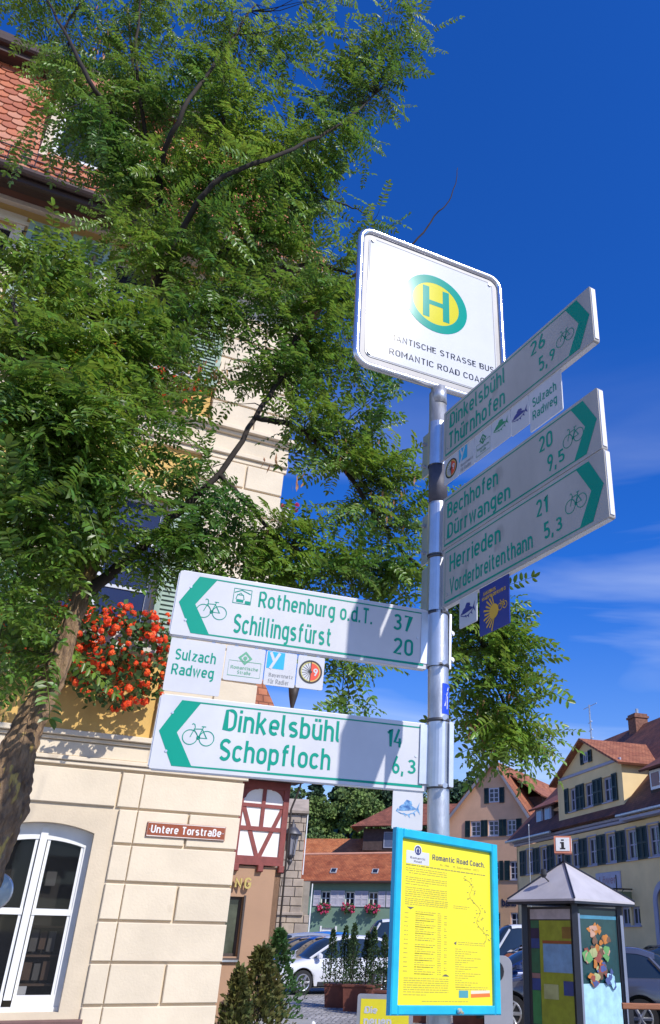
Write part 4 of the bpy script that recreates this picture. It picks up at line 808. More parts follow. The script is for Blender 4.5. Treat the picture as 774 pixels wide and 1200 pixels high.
# leaf variants: leaflets are small folded blades along a curved stalk
def leaf_geo(n, L, seed, ll=.038, lw=.017):
    g = np.random.default_rng(seed); V = []; F = []
    def P(t): return np.array([L * t, 0, -.16 * L * t * t * (1 + .3 * g.random() * 0)])
    def blade(base, d, nrm, l, w_):
        d = d / np.linalg.norm(d); s = np.cross(nrm, d); s /= np.linalg.norm(s); nn_ = np.cross(d, s); i = len(V)
        fold = .22 * w_
        V.extend([base, base + d*l*.30 + s*w_*.46 + nn_*fold, base + d*l*.74 + s*w_*.42 + nn_*fold, base + d*l - nn_*l*.06, base + d*l*.74 - s*w_*.42 + nn_*fold, base + d*l*.30 - s*w_*.46 + nn_*fold, base + d*l*.5])
        F.extend([(i, i+1, i+2, i+6), (i+6, i+2, i+3), (i+6, i+3, i+4), (i, i+6, i+4, i+5)])
    for k in range(n):
        t = .16 + .80 * k / (n - 1); b = P(t); sc = (1 - .35 * abs(t - .5)) * g.uniform(.85, 1.12)
        for s in (-1, 1):
            d = np.array([.42 + g.normal() * .12, s * 1.0, -.18 + g.normal() * .16]); nr = np.array([g.normal() * .22, g.normal() * .22, 1]); blade(b + np.array([g.normal()*.003, 0, 0]), d, nr, ll * sc, lw * sc)
    blade(P(.97), np.array([1, g.normal() * .2, -.3]), np.array([0, 0, 1.]), ll, lw)
    nv = len(V); r = .0012   # rachis ribbon
    pr = [P(t) for t in np.linspace(0, 1, 5)]
    for p in pr: V.extend([p + np.array([0, r, 0]), p - np.array([0, r, 0])])
    for k in range(4): F.append((nv+2*k, nv+2*k+1, nv+2*k+3, nv+2*k+2))
    return np.array(V), F
VAR = [leaf_geo(7, .21, 1, .042, .020), leaf_geo(8, .25, 2, .045, .021), leaf_geo(6, .18, 3, .040, .019), leaf_geo(9, .29, 4, .050, .022), leaf_geo(7, .22, 5, .038, .018)]
twv = MB(); LV = []   # leaf placements: (variant, 3x3, pos, scale)
def frame(d, upv):
    x = d / np.linalg.norm(d); y = np.cross(upv, x); y /= (np.linalg.norm(y) + 1e-9); z = np.cross(x, y); return np.stack([x, y, z], 1)
for (px, py, Y, rx, ry, rd, amt) in CL + CL_X:
    c = np.array(at(px, py, Y)); dist = np.linalg.norm(c - np.array([0, 0, CAM_H])); k_ = dist / 1050
    ax_ = np.array(r2); az_ = np.array(u2); ad = np.array(fw)
    rxm, rym = rx * k_, ry * k_
    nt_ = int(rx * ry * amt * (1.12 if px > 520 else .86) / 82) + 2
    for q in range(nt_):
        while True:
            u = RG.uniform(-1, 1, 3)
            if (u ** 2).sum() < 1: break
        tip = c + ax_ * u[0] * rxm + az_ * u[1] * rym + ad * u[2] * rd
        i = int(np.argmin(((NP - tip) ** 2).sum(1))); st = NP[i]; vec = tip - st; ln = np.linalg.norm(vec)
        if ln < .12: tip = st + vec / (ln + 1e-6) * .15; vec = tip - st; ln = .15
        lt = min(ln, RG.uniform(.28, .5)); beg = tip - vec / ln * lt
        mid = (st + beg) / 2 + RG.normal(size=3) * .03 * ln
        if ln > lt + .02 and q % 2 == 0: twv.tube([W2(st), W2(mid), W2(beg)], [.006, .0045, .003], 4, caps=False)
        d0 = vec / ln; droop = np.array([0, 0, -.10 * lt]); m1 = (beg + tip) / 2 + RG.normal(size=3) * .02
        pts = [beg, m1, tip + droop]; twv.tube([W2(p) for p in pts], [.003, .0022, .0012], 4, caps=False)
        nl = RG.integers(5, 8)
        for j in range(nl):
            t = (j + .6) / nl; p = (pts[0] * (1-t) + pts[1] * t) * (1-t) + (pts[1] * (1-t) + pts[2] * t) * t
            side = np.cross(d0, [0, 0, 1.]); side /= np.linalg.norm(side) + 1e-6
            dd = d0 * RG.uniform(.2, .9) + side * (1 if j % 2 else -1) * RG.uniform(.5, 1.1) + np.array([0, 0, RG.uniform(-.75, .25)]) + RG.normal(size=3) * .2
            if j == nl - 1: dd = d0 + RG.normal(size=3) * .25 + np.array([0, 0, -.25])
            upv = np.array([S.x * .7, S.y * .7, .8]) + RG.normal(size=3) * .42
            LV.append((int(RG.integers(0, 5)), frame(dd, upv), p, RG.uniform(.72, 1.42) * (1.18 if Y < 4.45 else 1)))
part('twigs', twv, TWIG, tree, kind='stuff')
# the 300 leaves that show largest are objects; the rest is one mass
def shows(p):
    v = Vector(p) - Vector((0, 0, CAM_H)); z = v.dot(fw); x = 516 + 945 * v.dot(r2) / z; y = 609 - 945 * v.dot(u2) / z
    return z if (5 < x < 765 and 5 < y < 900) else z + 50
order = sorted(range(len(LV)), key=lambda i: shows(LV[i][2])); near = set(order[:300])
lm = []
for vi, (V, F) in enumerate(VAR):
    b = MB(); b.v = [tuple(v) for v in V]; b.f = F; lm.append(b.mesh('leaf', LEAF))
for i in order[:300]:
    vi, M3, p, sc = LV[i]; o = link('leaf', lm[vi], tree); mm = Matrix([list(r) for r in (M3 * sc)]).to_4x4(); mm.translation = W2(p); o.matrix_basis = mm
VS = []; FS = []; off = 0
for vi, (V, F) in enumerate(VAR):
    sel = [i for i in range(len(LV)) if i not in near and LV[i][0] == vi]
    if not sel: continue
    Ms = np.array([LV[i][1] * LV[i][3] for i in sel]); Ps = np.array([LV[i][2] for i in sel]) - np.array(TB)
    A = np.einsum('nij,vj->nvi', Ms, V) + Ps[:, None, :]; VS.append(A.reshape(-1, 3)); nv = len(V)
    for k in range(len(sel)): FS += [tuple(off + k * nv + a for a in f) for f in F]
    off += len(sel) * nv
VS = np.concatenate(VS); me = bpy.data.meshes.new('foliage'); me.vertices.add(len(VS)); me.vertices.foreach_set('co', VS.ravel())
lens = np.array([len(f) for f in FS]); loops = np.concatenate([np.array(f) for f in FS]) if len(FS) < 10 else np.fromiter((a for f in FS for a in f), dtype=np.int32)
me.loops.add(len(loops)); me.loops.foreach_set('vertex_index', loops); me.polygons.add(len(FS)); me.polygons.foreach_set('loop_start', np.concatenate([[0], np.cumsum(lens)[:-1]])); me.polygons.foreach_set('loop_total', lens)
me.materials.append(LEAF); me.update(calc_edges=True); fo = link('foliage', me, tree); fo["kind"] = 'stuff'
print('leaves', len(LV), 'faces', len(FS))
# hanging bunches of dry seed pods
pd = MB(); rp_ = random.Random(9)
for (px, py, Y, n, sp) in [(395,515,5.25,9,.10),(430,520,5.25,12,.12),(450,590,5.3,14,.13),(475,570,5.3,8,.08),(405,540,5.25,8,.08),(255,430,4.9,16,.14),(205,430,4.8,8,.12),(268,430,4.9,8,.1),(560,845,5.3,14,.10),(590,830,5.35,10,.12),(600,800,5.35,8,.10),(570,870,5.35,8,.08),(350,560,4.95,8,.10),(315,540,4.95,6,.08),(130,30,5,14,.2),(60,110,4.9,6,.15),(640,865,5.4,8,.1),(540,815,5.35,3,.05),(120,60,4.95,10,.18),(300,630,4.9,6,.1)]:
    c = at(px, py, Y)
    for k in range(n):
        p = c + Vector((rp_.gauss(0, sp*.5), rp_.gauss(0, sp*.5), rp_.gauss(0, sp*.5))); L_ = rp_.uniform(.05, .09); a = rp_.uniform(0, 3.14); w_ = .008
        dx, dy = math.cos(a) * w_, math.sin(a) * w_; bx, by = rp_.uniform(-.02, .02), rp_.uniform(-.02, .02)
        P0, P1, P2 = W2(p), W2(p) + Vector((bx*.4, by*.4, -L_*.5)), W2(p) + Vector((bx, by, -L_))
        pd.quad(P0, P1 + Vector((dx, dy, 0)), P2, P1 - Vector((dx, dy, 0)))
part('seed_pods', pd, POD, tree, kind='stuff')
# round lamp glass seen beside the trunk (traffic mirror / shade)
# ------------------------------------------------------------------ half-timbered house behind the corner
ROOFT = tilemat('plain_tiles_orange', (.40, .125, .055), (.50, .19, .09)); ROOFB = tilemat('plain_tiles_brown', (.26, .085, .05), (.36, .12, .07)); ROOFK = tilemat('plain_tiles_old', (.17, .06, .04), (.27, .09, .05))
def uvroof(mb, name, m, parent, p, kind=None):
    """roof slope p = 4 corners (eave left, eave right, ridge right, ridge left) with real thickness and metric UVs"""
    P = [Vector(q) for q in p]; n = (P[1] - P[0]).cross(P[3] - P[0]).normalized(); n = n if n.z > 0 else -n; th = n * .10
    mb.v = [tuple(q) for q in P] + [tuple(q - th) for q in P]; mb.f = [(0,1,2,3), (7,6,5,4), (0,4,5,1), (1,5,6,2), (2,6,7,3), (3,7,4,0)]
    ex = (P[1] - P[0]).normalized(); ey = n.cross(ex)
    return part(name, mb, m, parent, uvw=lambda c: ((c - P[0]).dot(ex), (c - P[0]).dot(ey)))
TIM = mat('ox_red_timber', (.22, .052, .045), .7, var=.15, vs=10, bump=.2); WPL = mat('white_infill', (.80, .79, .77), .85, var=.04); BRN = mat('brown_render', (.40, .245, .155), .9, var=.06, vs=1.5, bump=.1)
th = thing('half_timbered_house', 'brown rendered house with white and ox red half timbered upper floor', 'house', (-2.41, 14.0, 0), 62)
wb = MB(); wall(wb, -6, 0, -.1, 2.52, [(-1.3, -.555, 1.27, 2.08)], 0, .14); part('ground_floor_wall', wb, BRN, th); part('side_wall', MB().box(-6, 0, .3, 5, -.1, 3.8).box(-.1, 0, 0, .31, -.1, 2.5), BRN, th)
window(th, -1.3, -.555, 1.27, 2.08, .09, mat('dark_window_frame', (.06, .045, .04), .5), 1, 1, .04, glass=mat('greenish_glass', (.06, .07, .05), .1, var=.3, vs=5)); part('frame_edge', MB().box(-.555, -.525, -.02, .05, 1.24, 2.10).box(-1.3, -.525, -.02, .05, 1.22, 1.25), MC['dark_window_frame'], th, kind='stuff')
part('metal_sill', MB().box(-1.32, -.53, -.05, .03, 1.20, 1.225), ALU, th)
part('infill', MB().box(-6, -.02, -.02, .3, 2.55, 3.80), WPL, th)
def beam(x0, z0, x1, z1, w_=.075, y=-.035, nm='beam'):
    a, b = Vector((x0, z0)), Vector((x1, z1)); d = (b - a).normalized(); q = Vector((-d.y, d.x)) * w_ / 2
    part(nm, MB().prism([tuple(a - q), tuple(b - q), tuple(b + q), tuple(a + q)], y, .01), TIM, th)
X0, X1 = -.80, -.03
beam(-6, 2.60, -.0, 2.60, .13, -.055); beam(-6, 3.74, 0, 3.74, .12, -.055); beam(-.045, 2.66, -.045, 3.69, .09, -.05); beam(X0, 2.66, X0, 3.69, .09, -.05)
beam(-.42, 3.10, -.42, 3.69, .06, -.04); beam(X0, 3.42, X1, 3.42, .055, -.042); beam(X0, 3.07, X1, 3.07, .065, -.044); beam(X0 + .06, 3.40, -.44, 2.66, .065, -.032); beam(X1 - .06, 3.40, -.40, 2.66, .065, -.034)
for sx_ in (X0 + .07, X1 - .07):   # curved braces of the arch
    s_ = 1 if sx_ < -.4 else -1; P = [(sx_ + s_ * .16 * math.sin(R(a)) - s_*.03, 3.54 + .13 * (1 - math.cos(R(a)))) for a in range(0, 91, 15)]
    b = MB(); b.prism([(sx_ - s_*.04, 3.69)] + [(sx_ - s_*.04, 3.50)] + [(sx_ + s_ * .20 * (1 - math.cos(R(a))), 3.50 + .17 * math.sin(R(a))) for a in range(10, 91, 16)] + [(sx_ + s_*.2, 3.69)], -.030, .01); part('brace', b, TIM, th)
for k in range(7):
    if k: beam(X0 - .75 * k, 2.66, X0 - .75 * k, 3.69, .08, -.05)
for x in (-.36, -.02, -.75, -1.4): part('joist_end', MB().cbox(x - .05, x + .04, -.075, .01, 2.44, 2.54, .01), TIM, th)
part('eaves_board', MB().box(-6.1, .12, -.30, .1, 3.80, 3.90).box(-6.1, .12, -.34, -.28, 3.78, 3.96), WOODB, th)
uvroof(MB(), 'roof', ROOFT, th, ((-6.1, -.34, 3.92), (.12, -.34, 3.92), (-1.25, 1.7, 7.7), (-6.1, 1.7, 7.7)))
uvroof(MB(), 'roof', ROOFT, th, ((.12, -.34, 3.92), (.12, 5.2, 3.92), (-1.25, 3.0, 7.7), (-1.25, 1.7, 7.7)))
part('downpipe', MB().tube([(.035, -.08, -.1), (.035, -.08, 3.4), (.10, -.22, 3.72), (.10, -.28, 3.84)], .017, 8), mat('dark_downpipe', (.08, .07, .065), .5, metal=.5), th, True)
part('vent_funnel', MB().lathe([(.02, -.9), (.02, .35), (.03, .55), (.075, .75), (.10, .92)], (-.07, .1, 4.55), 14), mat('dark_iron', (.05, .04, .035), .6, metal=.4), th, True)
GOLD = mat('gilt_letters', (.58, .44, .14), .35, metal=.4, var=.05)
for s_, x0, x1 in (('N', -.745, -.635), ('G', -.595, -.49), ('U', -.90, -.79)):
    o = text(th, s_, GOLD, x0, x1, 2.19, 2.35, -.055, .01, 'letter')
    sol = o.modifiers.new('depth', 'SOLIDIFY'); sol.thickness = .03; sol.offset = 1
# ------------------------------------------------------------------ grey stone wall end with lantern
tw = thing('stone_tower', 'old grey sandstone wall tower beside the half timbered house', 'tower', (-6.80, 44, -1.6), 80); tw.scale = (2, 2, 2)
STN = [mat('sandstone', (.42, .335, .25), .9, var=.18, vs=3, bump=.5, bs=25), mat('sandstone_grey', (.37, .30, .235), .9, var=.2, vs=3, bump=.5, bs=25), mat('sandstone_warm', (.45, .355, .255), .9, var=.18, vs=3, bump=.5, bs=25)]
part('core', MB().box(-3, .10, .05, 2.5, -.1, 4.35).box(-3, .36, .05, 2.5, -.1, 2.75), mat('mortar', (.31, .27, .215), .95, var=.15), tw)
rs_ = random.Random(4); z = 0
while z < 4.32:
    h_ = rs_.uniform(.17, .26); xm = .13 if z > 2.8 else (.20 if z > 1.95 else .40); x = -1.2 + rs_.uniform(-.2, 0)
    while x < xm - .02:
        w_ = min(rs_.uniform(.26, .5), xm - x); part('stone', MB().cbox(x, x + w_ - .012, -.01 + rs_.uniform(-.012, .01), .06, z, min(z + h_ - .012, 4.34), .012), rs_.choice(STN), tw); x += w_
    z += h_
part('coping', MB().prism([(-.06, 4.36), (.9, 4.82), (2.6, 4.82), (2.6, 4.36)], -3, .17, 'x').box(-3.1, .18, -.09, .05, 4.34, 4.40), STN[1], tw); part('ledge', MB().cbox(-3, .24, -.06, .06, 1.98, 2.05, .01), STN[1], tw)
part('sunlit_edge', MB().box(.14, .165, -.008, .05, 2.9, 4.34).box(.405, .43, -.008, .05, 0, 2.7), WHITEP, tw)  # sunlit right side of the tower, painted on as thin white strips
lt = thing('wall_lantern', 'old grey iron lantern hanging in front of the stone tower', 'lantern', (-2.62, 16, 2.72), 90)
IR = mat('grey_iron', (.10, .10, .11), .5, metal=.6, var=.2)
part('lantern_cage', MB().tube([(-.10, -.10, .50), (-.06, -.06, .14)], .010, 5).tube([(.10, -.10, .50), (.06, -.06, .14)], .010, 5).tube([(-.10, .10, .50), (-.06, .06, .14)], .010, 5).tube([(.10, .10, .50), (.06, .06, .14)], .010, 5), IR, lt, kind='stuff')
part('lantern_glass', MB().lathe([(.075, .14), (.13, .49)], seg=4), mat('lantern_glass', (.22, .22, .25), .15), lt); part('lantern_roof', MB().lathe([(.18, .49), (.18, .51), (.10, .60), (.05, .64), (.05, .68), (.015, .70), (.015, .76)], seg=12), IR, lt, True)
part('lantern_foot', MB().lathe([(.02, -.02), (.05, .04), (.03, .07), (.07, .12), (.08, .15)], seg=10), IR, lt); part('lantern_arm', MB().tube([(0, 0, .0), (-.02, .0, -.10), (-.12, .05, -.16), (-.5, .3, -.10)], .014, 6), IR, lt)
# ------------------------------------------------------------------ green house with long orange roof, roofs behind
PLIL = mat('pale_lilac_shutter', (.50, .48, .54), .6, var=.08); GRN = mat('sage_render', (.17, .27, .20), .9, var=.1, vs=.6)
gh = thing('green_house', 'sage green house with long orange roof and pink window boxes', 'house', (-6.34, 60, 0), 95)
cs = [-.85, .80, 2.40, 4.1, 5.8]
wb = MB(); wall(wb, -6, 9, -.1, 4.75, [(c - .32, c + .32, 3.30, 4.15) for c in cs] + [(-.95, -.05, 0, 1.95)], 0, .2); part('front_wall', wb, GRN, gh); part('side_wall', MB().box(-6, 9, .5, 7, -.1, 4.7), GRN, gh)
for c in cs:
    window(gh, c - .32, c + .32, 3.30, 4.15, .10, WHITEP, 2, 2, .07, .035)
    for s_ in (-1, 1): shutter(gh, c + (.34 if s_ > 0 else -.82), c + (.82 if s_ > 0 else -.34), 3.24, 4.2, -.02, PLIL, 10, .04)
part('door', MB().box(-.95, -.05, .08, .15, 0, 1.95), WHITEP, gh, label='white ground floor door'); part('door_frame', MB().box(-1.07, -.95, -.04, .02, 0, 2.05).box(-.05, .07, -.04, .02, 0, 2.05), WHITEP, gh, kind='stuff')
for k, c in enumerate(cs[:3]):
    f = thing('flower_box', ('pink flower box under the left green house window', 'pink flower box under the middle green house window', 'pink flower box under the right green house window')[k], 'flower box', (-6.34 + c * math.cos(R(-5)) , 60 + c * math.sin(R(-5)) - .02, 3.05), 95, 'pink window boxes on the green house')
    part('planter', MB().box(-.4, .4, -.28, -.02, 0, .16), MC['white_planter'], f); flowers(f, -.5, .5, -.5, -.02, -.22, .38, 40, PINK, FLEAF, .07, 20 + k)
uvroof(MB(), 'roof', tilemat('plain_tiles_rust', (.42, .105, .032), (.50, .155, .055)), gh, ((-6.3, -.45, 4.62), (9.3, -.45, 4.85), (9.3, 2.6, 6.95), (-6.3, 2.6, 6.55))); uvroof(MB(), 'roof', ROOFT, gh, ((9.3, 7.3, 4.62), (-6.3, 7.3, 4.62), (-6.3, 2.62, 6.55), (9.3, 2.62, 6.95)))
part('ridge_tiles', MB().tube([(-6.3, 2.6, 6.56), (9.3, 2.6, 6.96)], .10, 8), mat('pale_ridge_tiles', (.55, .27, .18), .8), gh)
part('gutter', MB().tube([(-6.3, -.5, 4.62), (9.3, -.5, 4.84)], .07, 6), WOODB, gh)
for x in (-.55, 2.35): 
    z = 5.35 + .02; y = .62; o = part('skylight', MB().box(-.22, .22, -.28, .28, 0, .10), mat('skylight_frame', (.42, .42, .43), .4), gh); o.location = (x, y, z + .04); o.rotation_euler = (R(34), 0, 0)
    q = part('pane', MB().box(-.16, .16, -.22, .22, .095, .112), DKGLASS, o)
bh = thing('terracotta_roof_house', 'building with bright orange tiled roofs rising behind the green house', 'building', (-6.9, 74, 0), 95)
part('wall', MB().box(-7, 9.5, 0, 7, -.1, 6.9), mat('plaster_brown', (.30, .22, .17), .9), bh)
part('chimney', MB().box(2.0, 2.35, 1.2, 1.6, 6.9, 8.3).box(1.9, 2.45, 1.1, 1.7, 8.3, 8.4), mat('pink_chimney', (.5, .2, .14), .9), bh)
uvroof(MB(), 'roof', tilemat('plain_tiles_bright', (.60, .17, .045), (.62, .22, .075)), bh, ((-7, -.4, 6.8), (9.8, -.4, 6.8), (9.8, 3.4, 9.3), (-7, 3.4, 9.15)))
part('gable_roof_mass', MB().box(.8, 9.5, .5, 4.5, 8.0, 9.75), mat('dark_timber_wall', (.07, .045, .04), .8, var=.2), bh); window(bh, 2.6, 6.5, 8.2, 9.5, .42, mat('blue_grey_frame', (.3, .32, .4), .5), 3, 1, .08, glass=mat('blue_grey_glass', (.10, .12, .2), .1))
uvroof(MB(), 'roof', ROOFB, bh, ((-.2, -.3, 9.85), (9.8, -.3, 10.1), (9.8, 2.8, 12.2), (3.2, 2.8, 12.1)))
uvroof(MB(), 'roof', MC['plain_tiles_bright'], bh, ((-.3, 3.6, 9.8), (-.22, -.3, 9.83), (3.18, 2.8, 12.1), (2.8, 4.2, 12.1)))

# ------------------------------------------------------------------ yellow gabled inn on the right
YW = mat('yellow_render', (.80, .60, .31), .9, var=.08, vs=.8); DKS = mat('bottle_green_shutter', (.006, .024, .022), .55, var=.15); LIL = mat('grey_lilac_trim', (.36, .36, .46), .6, var=.06); WTR = mat('dark_window_pane', (.03, .035, .055), .08, var=0)
yh = thing('yellow_inn', 'yellow inn with dark green shutters and a central gable on the right', 'inn', (6.507, 45, 0), 162.1)
lo_ = [2.35 + 1.82 * k for k in range(-4, 8)]
wlow = [(a + .90, a + 1.77, 4.72, 5.96) for a in lo_ if -5.2 < a < 15]; gfl = [(5.9, 6.65, 2.15, 2.88), (6.8, 7.5, 2.15, 2.88), (8.95, 10.3, .0, 3.55), (-3.4, -2.4, 1.2, 2.6), (-1.0, 0, 1.2, 2.6), (1.6, 2.6, 1.2, 2.6), (11.6, 12.5, 1.6, 2.9)]
wb = MB(); wall(wb, -5.45, 17, -.1, 6.25, wlow + gfl, 0, .22); part('front_wall', wb, YW, yh)
part('side_wall', MB().box(-5.45, 17, .5, 10, -.1, 6.3).box(-5.45, -5.3, 0, .5, -.1, 6.3), YW, yh)
for a in lo_:
    if not -5.2 < a < 15: continue
    window(yh, a + .90, a + 1.77, 4.72, 5.96, .10, LIL, 2, 2, .10, .045, WTR, (-.08, LIL))
    part('window_surround', MB().box(a + .86, a + .90, -.04, 0, 4.70, 6.0).box(a + 1.77, a + 1.81, -.04, 0, 4.70, 6.0).box(a + .86, a + 1.81, -.045, 0, 6.0, 6.06), LIL, yh, kind='stuff')
    shutter(yh, a, a + .42, 4.68, 5.99, -.02, DKS, 12, .05); shutter(yh, a + .44, a + .86, 4.68, 5.99, -.02, DKS, 12, .05)
for a, b, c, d in gfl:
    if a == 8.95: continue
    window(yh, a, b, c, d, .10, LIL, 2, 2 if d - c > 1 else 1, .09, .04, WTR, (-.08, LIL))
part('arched_doorway', MB().prism([(8.95, 0), (10.3, 0), (10.3, 3.0)] + [(9.625 + .675 * math.cos(R(a)), 3.0 + .55 * math.sin(R(a))) for a in range(15, 166, 15)] + [(8.95, 3.0)], .10, .2), mat('dark_door', (.02, .022, .04), .5), yh)
P1 = [(9.625 + .95 * math.cos(R(a)), 3.0 + .82 * math.sin(R(a))) for a in range(0, 181, 15)]; P2 = [(9.625 + .675 * math.cos(R(a)), 3.0 + .55 * math.sin(R(a))) for a in range(180, -1, -15)]
b = MB()
for k in range(12): b.prism([P1[k], P1[k+1], P2[11-k], P2[12-k]], -.06, -.002)
b.box(8.675, 8.95, -.06, -.002, 0, 3.0).box(10.3, 10.575, -.06, -.002, 0, 3.0); part('door_surround', b, LIL, yh, kind='stuff')
part('cornice', MB().cbox(-5.6, 7.1, -.12, .02, 6.28, 6.42, .03).cbox(-5.6, 7.1, -.22, .02, 6.43, 6.56, .03), LIL, yh)
part('eaves_gutter', MB().cbox(7.0, 17.2, -.58, -.44, 6.46, 6.58, .03), ZINC, yh); part('eaves_gutter', MB().cbox(-5.85, .12, -.58, -.44, 6.46, 6.58, .03), ZINC, yh); part('eaves_soffit', MB().box(7.12, 17.2, -.43, -.005, 6.30, 6.42), LIL, yh)
# cross gable
gx0, gx1, gm, ga = .22, 6.95, 3.60, 10.55; ze = 9.0
wup = [(1.56, 2.30, 7.36, 8.50), (3.22, 4.10, 7.36, 8.50), (5.10, 5.98, 7.36, 8.50)]
wb = MB(); wall(wb, gx0, gx1, 6.56, ze, wup, 0, .2); part('gable_wall', wb, YW, yh)
part('gable_top', MB().prism([(gx0, ze), (gx1, ze), (gm, ga)], 0, .3), YW, yh); [part('gable_side', MB().box(a, a + .15, .001, 5, 6.5, ze), YW, yh) for a in (gx1 - .15, gx0)]
part('gable_string', MB().cbox(gx0, gx1, -.07, .02, ze + .02, ze + .16, .02), LIL, yh)
for a, b_, c, d in wup: window(yh, a, b_, c, d, .10, LIL, 2, 2, .10, .045, WTR, (-.09, LIL))
for a in (1.06, 2.36, 2.78, 4.16, 4.62, 6.04): shutter(yh, a, a + .44, 7.32, 8.54, -.02, DKS, 12, .05)
window(yh, 3.42, 3.86, 9.48, 9.98, -.06, LIL, 2, 1, .07, .03, WTR); shutter(yh, 3.06, 3.38, 9.44, 10.02, -.02, DKS, 6, .05); shutter(yh, 3.90, 4.24, 9.44, 10.02, -.02, DKS, 6, .05)
uvroof(MB(), 'gable_roof', ROOFT, yh, ((gx1 + .35, -.35, ze - .12), (gx1 + .35, 4.4, ze - .12), (gm, 4.4, ga + .12), (gm, -.35, ga + .12)))
uvroof(MB(), 'gable_roof', ROOFT, yh, ((gx0 - .35, 4.4, ze - .12), (gx0 - .35, -.35, ze - .12), (gm - .02, -.35, ga + .12), (gm - .02, 4.4, ga + .12)))
uvroof(MB(), 'main_roof', ROOFK, yh, ((-5.8, -.45, 6.62), (17.3, -.45, 6.62), (17.3, 5.4, 12.55), (-4.4, 5.4, 12.55)))
uvroof(MB(), 'main_roof', ROOFK, yh, ((17.3, 11.3, 6.6), (-5.8, 11.3, 6.6), (-4.4, 5.42, 12.5), (17.3, 5.42, 12.5)))
uvroof(MB(), 'main_roof', ROOFK, yh, ((-5.82, 11.3, 6.6), (-5.82, -.45, 6.6), (-4.42, 5.38, 12.5), (-4.42, 5.44, 12.5)))
ch = part('chimney', MB().box(-.20, .62, 4.9, 5.7, 11.6, 13.15).box(-.26, .68, 4.83, 5.77, 12.9, 13.02), mat('brown_brick', (.20, .09, .06), .9, var=.3, vs=8), yh)
part('chimney_pot', MB().lathe([(.09, 0), (.09, .35)], (.2, 5.3, 13.15), 8), ZINC, ch)
dm_ = part('dormer', MB().box(8.9, 11.9, .2, 2.6, 7.2, 8.3), mat('dark_boarding', (.06, .04, .035), .8, var=.2), yh, label='dark boarded dormer with sloping tiled roof')
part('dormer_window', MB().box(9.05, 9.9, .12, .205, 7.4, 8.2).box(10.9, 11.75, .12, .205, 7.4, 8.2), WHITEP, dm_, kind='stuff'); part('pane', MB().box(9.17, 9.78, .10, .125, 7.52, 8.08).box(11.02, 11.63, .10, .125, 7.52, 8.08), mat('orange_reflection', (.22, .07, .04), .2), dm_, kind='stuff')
uvroof(MB(), 'dormer_roof', ROOFK, yh, ((8.6, -.15, 8.28), (12.2, -.15, 8.28), (12.2, 3.2, 10.2), (8.6, 3.2, 10.2)))
dm2 = part('dormer', MB().box(-3.6, -1.2, .4, 2.2, 7.15, 8.15), MC['dark_boarding'], yh, label='small dark dormer with two windows left of the gable')
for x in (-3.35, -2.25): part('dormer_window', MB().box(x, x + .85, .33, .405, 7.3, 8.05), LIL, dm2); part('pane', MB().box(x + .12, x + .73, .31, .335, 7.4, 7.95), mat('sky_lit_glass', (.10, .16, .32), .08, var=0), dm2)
uvroof(MB(), 'dormer_roof', ROOFB, yh, ((-3.9, .1, 8.1), (-.8, .1, 8.1), (-.8, 2.8, 9.5), (-3.9, 2.8, 9.5)))
part('wall_sign', MB().cbox(3.9, 6.15, -.06, -.002, 3.62, 4.34, .02), mat('pale_lilac_board', (.42, .42, .52), .6), yh)
text(yh, 'Löwen', mat('faded_red_letters', (.33, .20, .24), .6, var=0), 4.25, 5.85, 3.80, 4.18, -.064, .01)
sb = thing('hanging_inn_sign', 'wrought iron bracket with green hanging sign on the yellow inn', 'sign', (6.507 + 7.0 * math.sin(R(162.1)) - .9 * .95, 45 + 7.0 * math.cos(R(162.1)) - .9 * .31, 2.6), 72.1)
part('iron_bracket', MB().tube([(-.05, 0, .95), (.9, 0, .95)], .03, 6).tube([(.15, 0, .4), (.15, 0, 1.5)], .03, 6).tube([(.15, 0, .6), (.5, 0, .95)], .02, 6), BLACK, sb); part('sign_board', MB().cbox(.22, .85, -.03, .03, .25, .85, .01), mat('olive_sign', (.18, .20, .10), .7), sb)
ant = thing('roof_antenna', 'steel radio antenna on the ridge behind the yellow gable', 'antenna', (9.55, 50, 11.0), 162.1)
part('mast', MB().tube([(0, 0, 0), (0, 0, 3.6)], .05, 6), ZINC, ant)
for z in (.5, 1.0, 1.5, 2.0, 2.5): part('crossbar', MB().tube([(-.22, 0, z), (.22, 0, z + .05)], .025, 5), ZINC, ant)
part('top_bar', MB().tube([(-.75, 0, 3.5), (.6, .2, 3.6)], .02, 5), ZINC, ant); part('dish', MB().lathe([(.05, .2), (.28, .3), (.33, .45), (.3, .47)], seg=12), WHITEP, ant)
# ------------------------------------------------------------------ orange gabled house
OR = mat('apricot_render', (.72, .43, .26), .9, var=.08, vs=.7)
oh = thing('apricot_house', 'apricot gabled house with dark shutters left of the yellow inn', 'house', (6.61, 60, 0), 118)
w3 = [(-4.45, -3.65, 8.0, 9.05), (-3.06, -2.24, 8.0, 9.05), (-1.60, -.90, 8.0, 9.05)]; w2 = [(-4.45, -3.65, 5.12, 6.32), (-3.06, -2.24, 5.12, 6.32), (-1.45, -.72, 5.12, 6.32)]; w1 = [(-3.0, -2.2, 1.8, 3.1), (-1.45, -.65, 1.8, 3.1)]
wb = MB(); wall(wb, -6.25, .15, -.1, 9.35, w3 + w2 + w1, 0, .2); part('front_wall', wb, OR, oh); part('gable_top', MB().prism([(-6.25, 9.35), (.15, 9.35), (-2.5, 13.1)], 0, .3), OR, oh)
part('side_wall', MB().box(-6.25, .15, .4, 14, -.1, 9.3), OR, oh)
for a, b_, c, d in w3 + w2 + w1:
    window(oh, a, b_, c, d, .08, mat('pale_frame', (.55, .55, .6), .6), 2, 3, .09, .04, WTR, (-.06, LIL))
